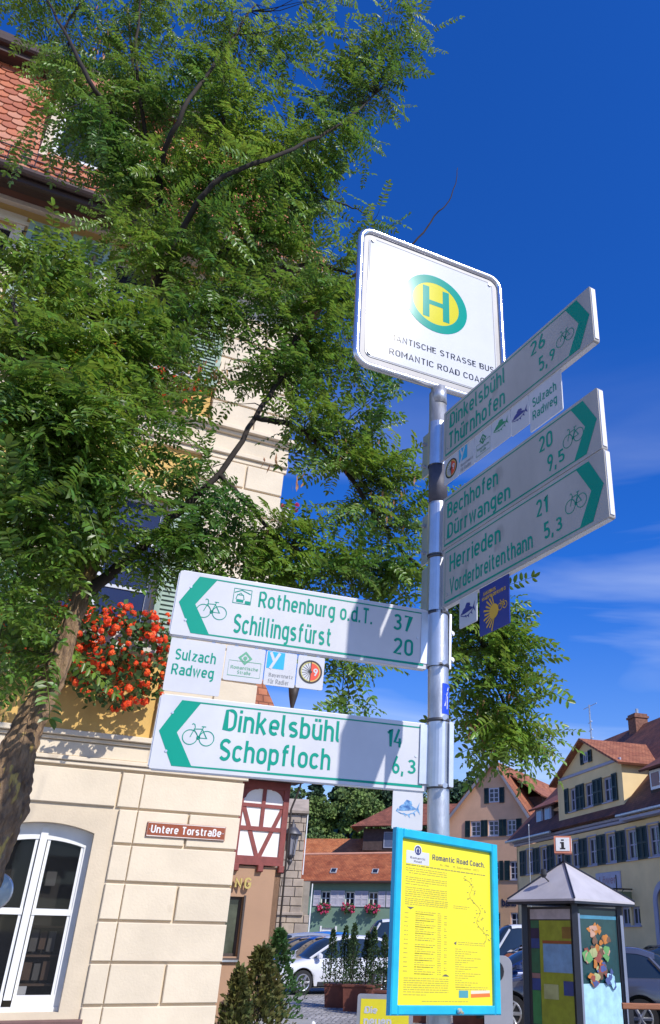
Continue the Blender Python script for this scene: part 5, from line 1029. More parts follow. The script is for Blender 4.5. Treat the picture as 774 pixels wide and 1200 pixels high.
for a, c, d in [(x, 7.97, 9.08) for x in (-4.88, -3.62, -2.20, -.87)] + [(-3.36, 7.97, 9.08), (-1.90, 7.97, 9.08)] + [(x, 5.1, 6.35) for x in (-3.62, -3.36, -2.2, -1.82)]: shutter(oh, a, a + (.40 if a not in (-3.62, -3.36, -2.20, -1.90) else .27), c, d, -.02, DKS, 10, .05)
window(oh, -2.95, -2.15, 10.25, 11.25, -.06, MC['pale_frame'], 2, 3, .08, .04, WTR); shutter(oh, -3.34, -2.98, 10.2, 11.28, -.02, DKS, 8, .05); shutter(oh, -2.12, -1.76, 10.2, 11.28, -.02, DKS, 8, .05)
uvroof(MB(), 'roof', ROOFT, oh, ((.50, -.35, 8.95), (.50, 14, 8.95), (-2.48, 14, 13.2), (-2.48, -.35, 13.2))); uvroof(MB(), 'roof', ROOFT, oh, ((-6.6, 14, 9.0), (-6.6, -.35, 9.0), (-2.52, -.35, 13.2), (-2.52, 14, 13.2)))
part('verge_board', MB().prism([(-6.62, 8.85), (-6.35, 8.85), (-2.5, 12.95), (-2.5, 13.2)], -.38, -.34), mat('grey_verge', (.3, .28, .3), .7), oh); part('verge_board', MB().prism([(.52, 8.80), (.28, 8.80), (-2.5, 12.95), (-2.5, 13.2)], -.38, -.34), MC['grey_verge'], oh)
do = part('dormer', MB().prism([(0, 10.3), (-1.4, 10.3), (-1.4, 11.4), (0, 11.4)], 2.2, 7.5), MC['dark_boarding'], oh, label='long shed dormer with white window'); do.location = (.3, 0, -.55)
part('dormer_window', MB().box(-.02, .06, 3.2, 4.4, 10.45, 11.2), WHITEP, do); uvroof(MB(), 'dormer_roof', ROOFT, oh, ((.75, 1.2, 10.75), (.75, 8.5, 10.75), (-1.75, 8.5, 12.4), (-1.75, 1.2, 12.4)))
text(oh, 'bank', mat('dark_letters', (.02, .02, .06), .6, var=0), -2.1, -1.0, 3.45, 3.95, -.02, .03)
for nm, lb, x, y, z1, r_ in (('flagpole', 'white flagpole at the right picture edge before the yellow inn', 5.42, 20.0, 4.98, .032), ('flagpole', 'thin pale flagpole in front of the left end of the yellow inn', 3.33, 30, 5.1, .014)):
    fp = thing(nm, lb, 'flagpole', (x, y, 0), 90, 'flagpoles in front of the inn'); part('pole', MB().tube([(0, 0, 0), (0, 0, z1)], [r_, r_ * .8], 8), WHITEP if r_ > .02 else ZINC, fp); part('finial', MB().lathe([(.0, -.03), (r_ * 1.4, 0), (0, .05)], (0, 0, z1), 8), WHITEP, fp)
# ------------------------------------------------------------------ information kiosk
kc = (2.27, 14.55); KS = .89
ki = thing('information_kiosk', 'dark framed poster kiosk with pale pyramid roof and a lit cube sign', 'kiosk', (*kc, .176), 90); ki.scale = (KS, KS, KS)
KF = mat('anthracite_frame', (.03, .033, .045), .4, metal=.3, var=.1); KL = mat('light_metal_post', (.33, .36, .45), .35, metal=.4); KR = mat('kiosk_roof_metal', (.50, .47, .48), .5, var=.1, vs=2, metal=.1)
hr = 1.17   # half diagonal of the eaves, corner towards the viewer
E_ = [(0 - .12, -hr), (hr, .02), (.12, hr), (-hr, -.02)]; ap = (-.10, 0, 2.88)
for k in range(4):
    a, b_ = E_[k], E_[(k + 1) % 4]; part('roof_panel', MB().quad((*a, 2.215), (*b_, 2.215), ap).quad((*a, 2.18), (*b_, 2.18), (*b_, 2.215), (*a, 2.215)), KR, ki)
    part('hip_seam', MB().tube([(*a, 2.222), (ap[0], ap[1], ap[2] + .01)], .018, 5), KF, ki)
part('roof_underside', MB().prism(E_, 2.14, 2.178, 'z'), KF, ki)
q = .74; C4 = [(p[0] * q, p[1] * q) for p in E_]
for k, (x, y) in enumerate(C4): part('corner_post', MB().box(x - .05, x + .05, y - .05, y + .05, -.2, 2.14), KF if k else KF, ki)
part('light_post', MB().box(C4[0][0] + .052, C4[0][0] + .085, C4[0][1] - .045, C4[0][1] + .03, -.2, 1.99), KL, ki); part('light_post', MB().box(C4[1][0] - .0, C4[1][0] + .05, C4[1][1] - .085, C4[1][1] - .052, -.2, 1.99), KL, ki)
def face(i, j):
    a, b_ = Vector((*C4[i], 0)), Vector((*C4[j], 0)); d = (b_ - a).normalized(); n_ = Vector((d.y, -d.x, 0)); return a, d, n_, (b_ - a).length
def panel(i, j, u0, u1, z0, z1, off, m, nm='poster_field', parent=ki, pts=None):
    a, d, n_, L_ = face(i, j); f = lambda u, z, o: tuple(a + d * (u * L_) + n_ * o + Vector((0, 0, z)))
    b = MB()
    P = pts or [(u0, z0), (u1, z0), (u1, z1), (u0, z1)]
    i0 = len(P); b.v = [f(u, z, off) for u, z in P] + [f(u, z, off - .006) for u, z in P]; b.f = [tuple(range(i0)), tuple(reversed(range(i0, 2 * i0)))] + [(k, i0 + k, i0 + (k + 1) % i0, (k + 1) % i0) for k in range(i0)]
    return part(nm, b, m, parent)
for i, j in ((1, 2), (2, 3)): panel(i, j, .05, .95, .1, 2.1, 0, KF, 'back_panel')
lf = panel(3, 0, .07, .93, .25, 2.10, 0.0, KF, 'poster_case', ki); rf_ = panel(0, 1, .07, .93, .25, 2.10, 0.0, KF, 'poster_case', ki)
cl = lambda n_, c: mat(n_, c, .35, var=.15, vs=6, coat=.3)
for u0, u1, z0, z1, m in ((.12, .92, 1.90, 2.06, cl('poster_white', (.42, .38, .42))), (.30, .92, .3, 1.88, cl('poster_lime', (.26, .30, .02))), (.13, .295, 1.76, 1.88, cl('poster_green', (.01, .12, .06))), (.13, .295, 1.60, 1.755, cl('poster_navy', (.01, .01, .06))), (.13, .295, 1.44, 1.595, cl('poster_blue', (.01, .05, .22))),
        (.13, .295, 1.06, 1.435, MC['poster_green']), (.13, .295, .98, 1.055, cl('poster_pink', (.25, .14, .14))), (.13, .295, .80, .975, MC['poster_blue']), (.13, .295, .3, .795, cl('poster_leaf', (.02, .20, .06)))):
    panel(3, 0, u0, u1, z0, z1, .004, m, 'poster_field', lf)
for u0, u1, z0, z1, m in ((.36, .92, 1.52, 1.565, cl('poster_rust', (.28, .07, .02))), (.37, .92, 1.08, 1.515, cl('poster_sky', (.16, .32, .52))), (.75, .92, 1.60, 1.78, cl('poster_brown', (.22, .12, .02))), (.36, .64, .68, .90, cl('poster_cream', (.38, .40, .18))), (.74, .92, .75, .96, MC['poster_blue'])): panel(3, 0, u0, u1, z0, z1, .010, m, 'poster_block', lf)
panel(0, 1, .09, .91, .3, 2.06, .004, cl('poster_teal', (.008, .05, .055)), 'poster_field', rf_); panel(0, 1, .09, .91, 1.915, 1.975, .010, cl('poster_band', (.05, .22, .34)), 'poster_band', rf_); panel(0, 1, .09, .91, .3, .93, .010, cl('poster_ice', (.36, .60, .70)), 'poster_base', rf_)
# plain coloured shapes stand in for the picture on the poster
def blob(u, z, ru, rz, m, o, a=0): 
    ca, sa = math.cos(a), math.sin(a); panel(0, 1, 0, 0, 0, 0, o, m, 'poster_shape', rf_, [(u + ru * math.cos(t) * (1 + .22 * math.sin(3 * t + u * 40)), z + rz * math.sin(t) * (1 + .18 * math.sin(4 * t + z * 30))) for t in [2 * math.pi * k / 18 for k in range(18)]])
rpz = random.Random(12)
PAL = {c: cl('poster_' + c, v) for c, v in dict(crimson=(.26, .06, .04), amber=(.48, .17, .03), peach=(.48, .28, .20), grass=(.12, .32, .10), umber=(.14, .07, .04), indigo=(.06, .09, .25), cream=(.5, .48, .42)).items()}
nb_ = 0
for u, z, su, sz, n, cs_ in ((.38, 1.74, .09, .08, 9, ('amber', 'amber', 'peach')), (.64, 1.60, .07, .03, 4, ('amber', 'umber')), (.42, 1.36, .15, .16, 20, ('crimson', 'umber', 'crimson', 'amber', 'cream')), (.20, 1.38, .04, .10, 5, ('grass', 'peach')), (.64, 1.36, .05, .09, 6, ('grass', 'peach', 'grass')), (.50, 1.10, .14, .07, 9, ('crimson', 'indigo', 'umber')), (.32, .98, .07, .08, 8, ('amber', 'cream', 'indigo', 'crimson')), (.66, .98, .09, .10, 9, ('indigo', 'cream'))):
    for k in range(n):
        blob(u + rpz.gauss(0, su * .6), z + rpz.gauss(0, sz * .6), rpz.uniform(.03, .075), rpz.uniform(.03, .08), PAL[cs_[k % len(cs_)]] if not (u == .66 and k % 2) else MC['poster_ice'], .010 + .0006 * nb_); nb_ += 1
ik = thing('information_cube', 'cube sign with orange edges showing a black i above the kiosk roof', 'sign', (kc[0] - .09, kc[1], 2.735), 100); ik.scale = (KS * .88, KS * .88, KS * .88)
part('stem', MB().tube([(0, 0, 0), (0, 0, .16)], .03, 8), KF, ik); part('cube_frame', MB().box(-.18, .18, -.18, .18, .16, .50), mat('orange_edge', (.62, .22, .13), .5), ik)
part('cube_face', MB().cbox(-.145, .145, -.19, -.17, .20, .465, .004), WHITEP, ik); part('cube_face', MB().box(.17, .188, -.145, .145, .20, .465), WHITEP, ik)
text(ik, 'i', mat('print_black', (.02, .018, .015), .5, var=0), -.03, .03, .235, .43, -.192, .05); part('letter_serif', MB().poly([(-.055, .235), (.055, .235), (.055, .262), (-.055, .262)], -.1935), MC['print_black'], ik); part('letter_serif', MB().poly([(-.05, .352), (.0, .352), (.0, .378), (-.05, .378)], -.1935), MC['print_black'], ik)
sl = thing('spotlight', 'small black spotlight on the left slope of the kiosk roof', 'lamp', (kc[0] - .47, kc[1] - .30, 2.47), 60); sl.scale = (KS, KS, KS)
part('lamp_head', MB().lathe([(.03, 0), (.06, .05), (.05, .14), (.03, .15)], seg=10), BLACK, sl); part('lamp_arm', MB().tube([(0, 0, .02), (.12, 0, -.06)], .012, 5), BLACK, sl)

# ------------------------------------------------------------------ cars
TYRE = mat('tyre_rubber', (.018, .018, .02), .8); RIM = mat('alloy_rim', (.55, .56, .58), .3, metal=.8); PLAST = mat('black_plastic', (.02, .02, .022), .5); RL = mat('rear_lamp_red', (.5, .02, .015), .2, coat=.5); HL = mat('head_lamp', (.55, .57, .6), .08, var=0, coat=1)
def ip(x, T):
    for (a, va), (b, vb) in zip(T, T[1:]):
        if a <= x <= b: t = (x - a) / (b - a); t = t * t * (3 - 2 * t) * .5 + t * .5; return va + (vb - va) * t
    return T[0][1] if x < T[0][0] else T[-1][1]
def car(label, loc, heading, paint, L=4.2, W=1.76, H=1.5, van=False, name='parked_car', group='parked cars'):
    t = thing(name, label, 'van' if van else 'car', loc, heading, group); fr, re = L / 2, -L / 2; R_ = .32; wx = (fr - .80, re + .78)
    if van: top = [(re, .95), (re + .1, 1.02), (fr - 1.2, 1.05), (fr - .35, .92), (fr - .05, .72), (fr, .60)]; rof = [(re + .05, 1.0), (re + .12, H - .06), (re + .5, H), (fr - 1.6, H), (fr - 1.35, H - .06), (fr - .62, 1.03), (fr - .6, 1.0)]
    else: top = [(re, .86), (re + .12, .97), (0, .95), (fr - 1.15, .93), (fr - .45, .82), (fr - .08, .68), (fr, .56)]; rof = [(re + .08, .93), (re + .35, H - .13), (re + .8, H - .02), (re + 1.5, H), (fr - 2.0, H - .05), (fr - 1.70, H - .16), (fr - .98, .93), (fr - .95, .9)]
    n = 56; b = MB(); prof = []
    for k in range(n + 1):
        x = re + L * k / n; e = min(1, (min(x - re, fr - x) / .45)) if x not in (re, fr) else 0; e = max(0, e); hw = W / 2 * (.80 + .20 * math.sqrt(1 - (1 - e) ** 2)); zt = ip(x, top); z0 = .22 + .10 * (1 - e)
        for wc in wx:
            if abs(x - wc) < R_ + .05: z0 = max(z0, R_ + math.sqrt((R_ + .05) ** 2 - (x - wc) ** 2))
        zb = max(z0 + .01, .45)
        row = [(hw * .94, z0), (hw, max(zb, .5)), (hw, max(zb + .01, .62)), (hw * .985, max(zb + .02, zt - .06)), (hw * .93, max(zb + .03, zt)), (hw * .5, zt + .02), (0, zt + .03)]
        prof.append([(x, y, z) for y, z in row] + [(x, -y, z) for y, z in reversed(row[:-1])])
    m_ = len(prof[0])
    for r__ in prof: b.v += r__
    for k in range(n):
        for j in range(m_ - 1): b.f.append((k*m_+j, k*m_+j+1, (k+1)*m_+j+1, (k+1)*m_+j))
    b.f.append(tuple(range(m_))); b.f.append(tuple(n * m_ + j for j in reversed(range(m_)))); part('body', b, paint, t, True)
    part('underbody', MB().box(re + .1, fr - .1, -W/2 + .22, W/2 - .22, .2, .75), PLAST, t)
    xs = [rof[0][0] + (rof[-1][0] - rof[0][0]) * k / 30 for k in range(31)]; g = MB(); rr0 = []
    def sec(x, infl=0.):
        z = ip(x, rof) + infl; hb = W / 2 * .90 + infl; ht = W / 2 * (.90 - .20 * max(0, z - .93) / (H - .9)) ; zr = max(.9, z - .08)
        return [(hb, .90), (ht + infl, zr), (ht * .90, z), (0, z + .03)]
    for x in xs: r__ = sec(x); g.v += [(x, y, z) for y, z in r__] + [(x, -y, z) for y, z in reversed(r__[:-1])]
    for k in range(30):
        for j in range(6): g.f.append((k*7+j, k*7+j+1, (k+1)*7+j+1, (k+1)*7+j))
    g.f.append(tuple(range(7))); g.f.append(tuple(30*7 + j for j in reversed(range(7)))); part('windows', g, mat('car_glass', (.02, .03, .04), .03, var=0, spec=.9), t, True)
    x0r, x1r = (re + .25, fr - 1.5) if van else (re + .45, fr - 1.85); g = MB(); K_ = 16
    for k in range(K_ + 1):
        x = x0r + (x1r - x0r) * k / K_; r__ = sec(x, .008); s3 = r__[1:]; g.v += [(x, s3[0][0], s3[0][1] + .0), (x, s3[1][0], s3[1][1] + .004), (x, 0, s3[2][1] + .004), (x, -s3[1][0], s3[1][1] + .004), (x, -s3[0][0], s3[0][1])]
    for k in range(K_):
        for j in range(4): g.f.append((k*5+j, k*5+j+1, (k+1)*5+j+1, (k+1)*5+j))
    part('roof', g, paint, t, True)
    for s_ in (1, -1):
        for xa, xb in (((fr - 1.42, fr - .75) if van else (fr - 1.85, fr - 1.02)), (re + 1.75, re + 1.72), ((re + .2, re + .1) if van else (re + .55, re + .18))):
            za = ip(xa, rof); a_ = sec(xa, .006); b__ = sec(xb, .006); part('pillar', MB().tube([(xa, s_ * a_[1][0], a_[1][1]), (xb, s_ * W / 2 * .905, .93)], .035, 5), paint if xa != re + 1.75 else PLAST, t)
        if van: part('side_panel', MB().box(re + .3, re + 1.7, s_ * W/2 * .80 - .02, s_ * W/2 * .80 + .10 * s_ + .02, .95, H - .12), paint, t)
        part('door_line', MB().box(fr - 1.45, fr - 1.435, s_ * W / 2 - .004, s_ * W / 2 + .003, .4, .9).box(re + 1.72, re + 1.735, s_ * W / 2 - .004, s_ * W / 2 + .003, .4, .9).box(fr - 2.45, fr - 2.435, s_ * W/2 - .004, s_ * W/2 + .003, .4, .9), PLAST, t, kind='stuff')
        part('door_handle', MB().cbox(fr - 2.38, fr - 2.2, min(s_*(W/2), s_*(W/2+.025)), max(s_*(W/2), s_*(W/2+.025)), .80, .83, .004), paint, t); part('sill_trim', MB().box(re + 1.2, fr - 1.3, s_*W/2*.95 - .01, s_*W/2*.95 + .03*s_ + .01, .22, .33), PLAST, t)
        part('mirror', MB().lathe([(.02, -.07), (.09, -.04), (.09, .04), (.03, .08)], (fr - 1.25, s_ * (W / 2 + .09), 1.0), 8), paint, t)
        part('headlight', MB().box(fr - .42, fr - .06, s_ * W / 2 * .88 - .11, s_ * W / 2 * .88 + .06, .60, .72), HL, t); part('tail_light', MB().box(re - .005, re + .18, s_ * W / 2 * .84 - .08, s_ * W / 2 * .84 + .09, .80, 1.0), RL, t)
        for wc in wx:
            y = s_ * (W / 2 - .11); wv = part('wheel', MB().tube([(wc, y - .11, R_), (wc, y + .11, R_)], R_ - .005, 24), TYRE, t)
            f = MB().tube([(wc, y + s_*.10, R_), (wc, y + s_ * .118, R_)], R_ * .68, 20)
            part('rim', f, PLAST, wv); sp = MB()
            for k in range(6):
                a = math.pi * k / 3; sp.tube([(wc, y + s_*.121, R_), (wc + R_*.62*math.cos(a), y + s_*.121, R_ + R_*.62*math.sin(a))], .032, 5)
            sp.tube([(wc + R_*.64*math.cos(2*math.pi*k/20), y + s_*.121, R_ + R_*.64*math.sin(2*math.pi*k/20)) for k in range(20)], .018, 5, close=True); part('spokes', sp, RIM, wv)
    part('front_bumper', MB().box(fr - .12, fr + .03, -W/2*.72, W/2*.72, .28, .46), PLAST, t); part('grille', MB().box(fr - .06, fr + .018, -W/2*.5, W/2*.5, .50, .60), PLAST, t)
    part('number_plate', MB().box(fr + .028, fr + .042, -.26, .26, .34, .45), WHITEP, t); part('number_plate', MB().box(re - .03, re + .02, -.26, .26, .60, .71), WHITEP, t); part('rear_bumper', MB().box(re - .03, re + .12, -W/2*.8, W/2*.8, .28, .5), PLAST, t)
    return t
def paint(n_, c, met=.0): return mat(n_, c, .22, metal=met, var=0, coat=1.0)
WHP = paint('white_car_paint', (.66, .67, .70)); BLP = paint('blue_car_paint', (.01, .06, .30)); SVP = paint('silver_car_paint', (.45, .47, .5), .4); GRP = paint('grey_car_paint', (.10, .11, .15), .4); DKP = paint('dark_blue_car_paint', (.015, .03, .11), .2); LBP = paint('light_blue_car_paint', (.03, .16, .48))
car('white hatchback parked first in the row behind the planters', (-3.15, 28.6, 0), 236, WHP, 4.2, 1.8, 1.55)
car('blue car parked between the white hatchback and the silver car', (-4.1, 31.6, 0), 236, BLP, 4.2, 1.76, 1.50)
car('dark car parked in the middle of the left row', (-4.9, 34.4, 0), 236, DKP, 4.3, 1.76, 1.48)
car('silver white car at the far end of the left row, by the stone tower', (-5.7, 37.2, 0), 236, SVP, 4.3, 1.8, 1.60)
car('light blue car glimpsed above the row of roofs on the left', (-5.2, 40.4, 0), 236, LBP, 4.2, 1.76, 1.66)
car('tall white van behind the conifer planters', (-.9, 35.5, 0), 262, WHP, 5.2, 1.95, 2.12, True)
car('white van behind the blue timetable frame', (3.4, 30, 0), 262, WHP, 4.8, 1.9, 1.95, True)
car('dark blue car between the timetable frame and the kiosk', (2.6, 22.5, 0), 255, DKP, 4.2, 1.76, 1.45)
car('light blue car just behind the dark blue one beside the kiosk', (2.9, 26, 0), 258, LBP, 4.1, 1.76, 1.50)
car('grey compact car beside the kiosk at the right picture edge', (2.90, 18.4, 0), 284, GRP, 4.0, 1.72, 1.46)
car('dark car parked beyond the grey one in front of the yellow inn', (7.2, 28, 0), 250, DKP, 4.4, 1.8, 1.50)

# ------------------------------------------------------------------ plants in tubs, shrubs, hedge
CON = mat('conifer_green', (.030, .072, .022), .7, var=.3, vs=6, col2=(.06, .11, .03), island=.35, trans=.2); SHR = mat('shrub_green', (.065, .10, .022), .7, var=.3, vs=5, col2=(.17, .15, .035), island=.35, trans=.25); HED = mat('hedge_green', (.05, .12, .03), .6, var=.3, vs=5, island=.35, trans=.25)
def bush(parent, H, r0, n, m, seed, z0=0., s=.035, shape='cone', nm='foliage', leafy=False):
    g = np.random.default_rng(seed); b = MB(); ph_ = g.uniform(0, 6.28, 4)
    for k in range(n):
        f = g.random() ** .8; a = g.uniform(0, 2 * math.pi); lump = 1 + .30 * math.sin(3 * a + 7 * f + ph_[0]) + .28 * math.sin(5 * a - 11 * f + ph_[1]) + .15 * math.sin(23 * f + ph_[2])
        rr_2 = r0 * ((1 - f ** 1.6) * .92 + .08 if shape == 'cone' else (math.sin(math.pi * min(1, f * .9 + .1)) ** .5 if shape == 'ball' else 1)) * lump * g.uniform(.45, 1.05) ** .6
        c = np.array([rr_2 * math.cos(a), rr_2 * math.sin(a), z0 + H * f + g.normal() * .02]); out = np.array([math.cos(a), math.sin(a), .9]); out /= np.linalg.norm(out)
        d = out + g.normal(size=3) * .45; d /= np.linalg.norm(d); w_ = np.cross(d, g.normal(size=3)); w_ /= np.linalg.norm(w_); l = s * g.uniform(.8, 1.7)
        b.quad(c, c + d*l*.5 + w_*l*.28, c + d*l, c + d*l*.5 - w_*l*.28)
    return part(nm, b, m, parent, kind='stuff')
CRT = mat('rust_red_tub', (.17, .055, .035), .7, var=.2, vs=4)
tubs = [(-2.25, 23.2, .62, .46), (-1.62, 22.2, .72, .50), (-.80, 20.9, .70, .46), (.0, 19.8, .7, .46), (.9, 18.8, .7, .46)]
tl_ = ('conifer tub standing leftmost in the row, nearest the white car', 'rust red tub with tall conifers, second from the left', 'rust red tub with loose conifers beside the blue frame', 'rust red tub just under the blue timetable frame', 'rust red tub partly behind the timetable frame, nearest the kiosk')
for i, (x, y, wd, hh_) in enumerate(tubs):
    t = thing('plant_tub', tl_[i], 'plant tub', (x, y, 0), 100 + i * 4, 'conifer tubs along the street')
    part('tub', MB().prism([(-wd/2 + .04, .0), (wd/2 - .04, .0), (wd/2, hh_), (-wd/2, hh_)], -wd/2, wd/2), CRT, t); part('tub_rim', MB().box(-wd/2 - .02, wd/2 + .02, -wd/2 - .02, wd/2 + .02, hh_, hh_ + .04), CRT, t)
    for k in range(3 if i < 3 else 1):
        dx = (-.24, .04, .26)[k]; Hc = (1.22, 1.30, 1.12)[(k + i) % 3] * (1.0 if i < 3 else .35); o = bush(t, Hc, .17, 1300, CON, 30 + i * 5 + k, hh_, .042, nm='conifer'); o.location = (dx, (-.1, .1, -.05)[k], 0)
        part('stem', MB().tube([(dx, (-.1, .1, -.05)[k], hh_), (dx, (-.1, .1, -.05)[k], hh_ + Hc * .8)], .014, 5), TWIG, t)
for lb, x, y, H_, r_, n, sd_ in (('olive green pyramid shrub beside the cream house corner', -2.0, 10.9, 1.42, .40, 3600, 61), ('dark shrub squeezed against the cream house corner', -2.10, 10.2, 1.22, .22, 2200, 62), ('green shrub behind the pyramid shrub at the street edge', -2.20, 13.2, 1.62, .40, 3000, 63)):
    t = thing('shrub', lb, 'shrub', (x, y, 0), 90, 'shrubs by the house corner'); bush(t, H_, r_, n, SHR if sd_ != 63 else HED, sd_, 0, .05, 'cone'); part('stem', MB().tube([(0, 0, 0), (.02, 0, H_ * .6)], [.03, .01], 6), TWIG, t)
    b = MB(); g = random.Random(sd_)
    for k in range(14): a = g.uniform(0, 6.28); z = g.uniform(.1, H_ * .75); rr1 = r_ * .8 * (1 - z / H_); b.tube([(0, 0, z * .8), (rr1 * math.cos(a), rr1 * math.sin(a), z + .12)], .006, 4)
    part('twigs', b, TWIG, t, kind='stuff')
wp = thing('planter_wall', 'low white pebble planter edge under the pyramid shrub', 'planter', (-1.82, 11.25, 0), 90)
b = MB(); g = np.random.default_rng(8); part('planter_core', MB().box(-.35, .35, -.25, .9, 0, .62), mat('grey_core', (.3, .3, .3), .9), wp)
for k in range(150):
    x, z = g.uniform(-.38, .40), g.uniform(0, .60); s_ = g.uniform(.025, .045); y = -.26 if k % 2 else g.uniform(-.25, .9); x = x if k % 2 else .36
    b.lathe([(.001, -s_), (s_ * .8, -s_ * .5), (s_, 0), (s_ * .7, s_ * .6), (.001, s_)], (x, y, z), 6)
part('pebbles', b, mat('white_pebbles', (.72, .72, .74), .8, var=.2, vs=30), wp, kind='stuff')
he = thing('hedge', 'trimmed green hedge cut off by the right picture edge', 'hedge', (4.60, 15.5, 0), 90); he.scale = (1.15, 1.15, 1.13)
g = np.random.default_rng(77); b = MB()
for k in range(9000):
    p = g.uniform(-1, 1, 3); i = int(g.integers(0, 3)); p[i] = math.copysign(g.uniform(.86, 1.06), p[i]); c = np.array([p[0] * .36 , p[1] * .6, .9 + p[2] * .92]); d = g.normal(size=3) + p * .8; d /= np.linalg.norm(d); w_ = np.cross(d, g.normal(size=3)); w_ /= np.linalg.norm(w_); l = g.uniform(.03, .06)
    b.quad(c, c + d*l*.5 + w_*l*.3, c + d*l, c + d*l*.5 - w_*l*.3)
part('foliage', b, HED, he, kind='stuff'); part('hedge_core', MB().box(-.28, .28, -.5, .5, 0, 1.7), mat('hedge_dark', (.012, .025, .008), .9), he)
rl_ = thing('wooden_rail', 'orange brown wooden bench rail in front of the grey car', 'bench', (2.78, 12.2, 0), 92)
WD = mat('orange_brown_wood', (.33, .13, .06), .6, var=.2, vs=8, stretch=(.3, 3, 3)); part('rail', MB().cbox(-.28, .75, -.03, .03, .80, .87, .01), WD, rl_); part('rail', MB().cbox(-.28, .75, .25, .31, .42, .46, .01), WD, rl_)
for x in (-.2, .6): part('rail_post', MB().box(x, x + .06, -.02, .02, 0, .80), BLACK, rl_)
# grey round-cornered service post behind the timetable
gp = thing('service_post', 'light grey metal post with dark round opening behind the blue frame', 'post', (.74, 10, 0), 96)
part('post_body', MB().prism(rr_(-.16, .14, 0, 1.42, .10, 6), 0, .18), mat('light_grey_paint', (.36, .36, .38), .5, var=.06), gp); part('round_opening', MB().prism([(-.06 + .115*math.cos(2*math.pi*k/20), 1.27 + .115*math.sin(2*math.pi*k/20)) for k in range(20)], -.012, .01), BLACK, gp)
rd = thing('round_mirror', 'pale round disc peeking out from behind the trunk before the window', 'mirror', (-3.05, 6.2, 0), 75)
part('mirror_disc', MB().tube([(0, -.012, 1.817), (0, .012, 1.817)], .115, 28), mat('pale_blue_grey_disc', (.42, .50, .52), .3, var=.08), rd, True); part('mirror_rim', MB().tube([(.115 * math.cos(2*math.pi*k/28), 0, 1.817 + .115 * math.sin(2*math.pi*k/28)) for k in range(28)], .010, 6, close=True), ALU, rd, True); part('mirror_post', MB().tube([(0, .03, 0), (0, .03, 1.9)], .02, 8), ZINC, rd, True)
# yellow stand-up board
ab = thing('pavement_board', 'yellow pavement board in a grey frame, low at the picture bottom', 'pavement board', (-.46, 9, 0), 98)
AF = mat('grey_alu_frame', (.42, .42, .44), .4, metal=.5)
part('board_frame', MB().prism(rr_(-.24, .30, .1, 1.09, .02, 2), 0, .03), AF, ab); part('board_sheet', MB().poly([(-.205, .14), (.265, .14), (.265, 1.05), (-.205, 1.05)], -.003), YEL, ab); text(ab, 'Die', WHITE, -.17, -.04, .93, .99, -.005, .02); text(ab, 'neuen', WHITE, -.17, .10, .83, .89, -.005, .02)
for x in (-.2, .26): part('board_leg', MB().box(x - .02, x + .02, 0, .25, 0, .1), AF, ab)

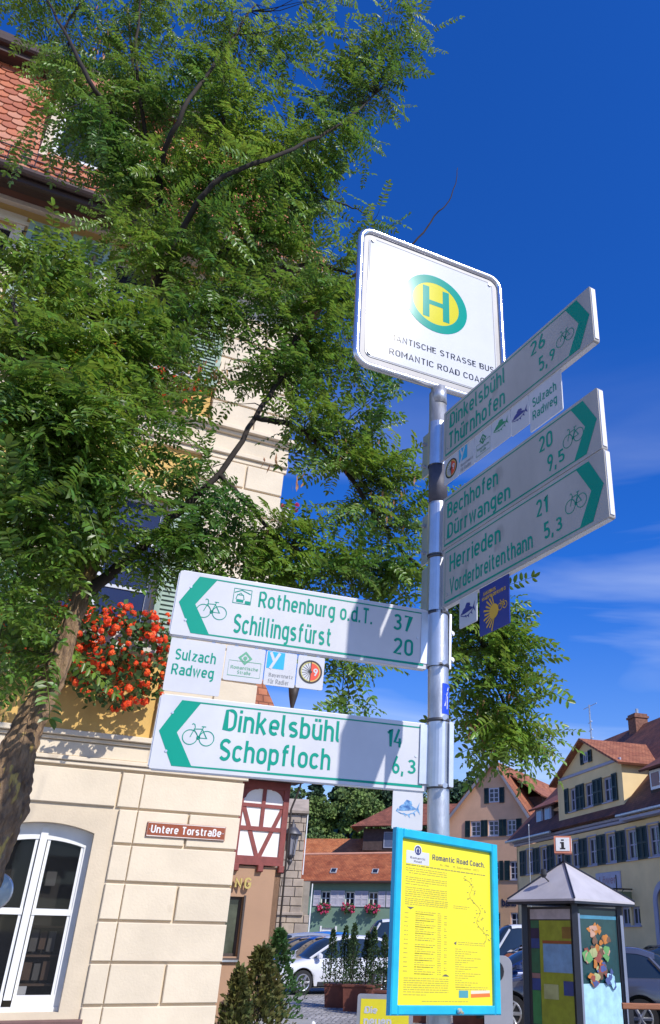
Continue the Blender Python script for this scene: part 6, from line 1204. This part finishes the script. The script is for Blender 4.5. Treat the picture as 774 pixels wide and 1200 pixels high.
# ------------------------------------------------------------------ trees on the hill
FT = [mat('far_leaf_a', (.065, .13, .035), .8, var=.3, vs=.5, col2=(.12, .18, .045), island=.3), mat('far_leaf_b', (.035, .085, .045), .8, var=.3, vs=.5, col2=(.06, .12, .05), island=.3), mat('far_leaf_c', (.10, .18, .04), .8, var=.3, vs=.5, col2=(.16, .23, .05), island=.3)]
def crown(seed, kind):
    g = np.random.default_rng(seed); b = MB(); cl_ = []
    for k in range(34 if kind != 'pine' else 40):
        if kind == 'pine': f = g.random(); a = g.uniform(0, 6.28); r_ = (1 - f) * 2.2 + .3; cl_.append(np.array([r_*math.cos(a)*g.uniform(.3, 1), r_*math.sin(a)*g.uniform(.3, 1), 3 + f * 8, .75]))
        else:
            u = g.normal(size=3); u /= np.linalg.norm(u); rr_3 = g.uniform(.55, 1) ; cl_.append(np.array([u[0]*3.1*rr_3, u[1]*3.1*rr_3, 6.2 + u[2]*3.2*rr_3, g.uniform(.9, 1.5)]))
    for c in cl_:
        for q in range(150):
            u = g.normal(size=3); u /= np.linalg.norm(u); p = c[:3] + u * c[3] * g.uniform(.6, 1.08) * np.array([1, 1, .7 if kind != 'pine' else .4]); d = u + g.normal(size=3) * .6; d /= np.linalg.norm(d); w_ = np.cross(d, g.normal(size=3)); w_ /= np.linalg.norm(w_); s_ = g.uniform(.14, .30)
            b.quad(p + w_*s_, p + d*s_, p - w_*s_, p - d*s_)
    return b
CR = [(crown(1, 'round'), 0), (crown(2, 'round'), 1), (crown(3, 'pine'), 1), (crown(4, 'round'), 2)]
CM = [c.mesh('crown', FT[k]) for c, k in CR]; TM = MB().tube([(0, 0, -1), (.1, 0, 3), (0, .1, 6.5)], [.32, .24, .10], 7).mesh('trunk', TWIG)
def hilltree(x, y, s_, k, lb, sz=1.):
    t = thing('hillside_tree', lb, 'tree', (x, y, hillz(x, y) - .3), random.uniform(0, 360), 'trees on the hillside'); c = link('crown', CM[k], t); c["kind"] = 'stuff'; u = link('trunk', TM, t)
    for q in (c, u): q.scale = (s_, s_, s_ * sz)
spots = [
 (-21.0, 133, .95, 1, 'dark rounded tree beside the stone tower top'), (-19.4, 138, 1.0, 2, 'slender dark pine standing above the hillside trees'), (-17.6, 133, .9, 3, 'bright green round tree just above the orange roofs'),
 (-15.4, 140, 1.05, 2, 'second dark pine, right of the slender one'), (-13.4, 136, 1.1, 0, 'mid green tree over the brown roof ridge'), (-11.0, 132, 1.05, 3, 'light green tree left of the fish plaque'), (-22.5, 126, .7, 3, 'low light green tree at the edge of the tower'),
 (-17.5, 125, .7, 0, 'low mid green tree in front of the pines'), (-13.8, 124, .7, 3, 'low bright tree behind the upper orange roof'), (-9, 140, 1.1, 0, 'mid green tree behind the post'), (-5, 138, 1.1, 1, 'dark tree hidden partly by the timetable'), (-1, 136, 1.0, 0, 'green tree just right of the post'),
 (2.6, 132, 1.15, 1, 'dark tree rising left of the apricot gable'), (5.4, 136, 1.3, 1, 'tallest dark tree behind the apricot gable'), (9, 134, 1.25, 0, 'green tree hidden behind the apricot roof'), (3.6, 124, .7, 3, 'low yellowish tree below the dark ones by the apricot house'), (-25, 136, 1.1, 0, 'tree far left behind the stone tower'), (14, 138, 1.1, 1, 'dark tree behind the yellow inn roof')]
for x, y, s_, k, lb in spots: hilltree(x, y, s_ * 1.03, k, lb)
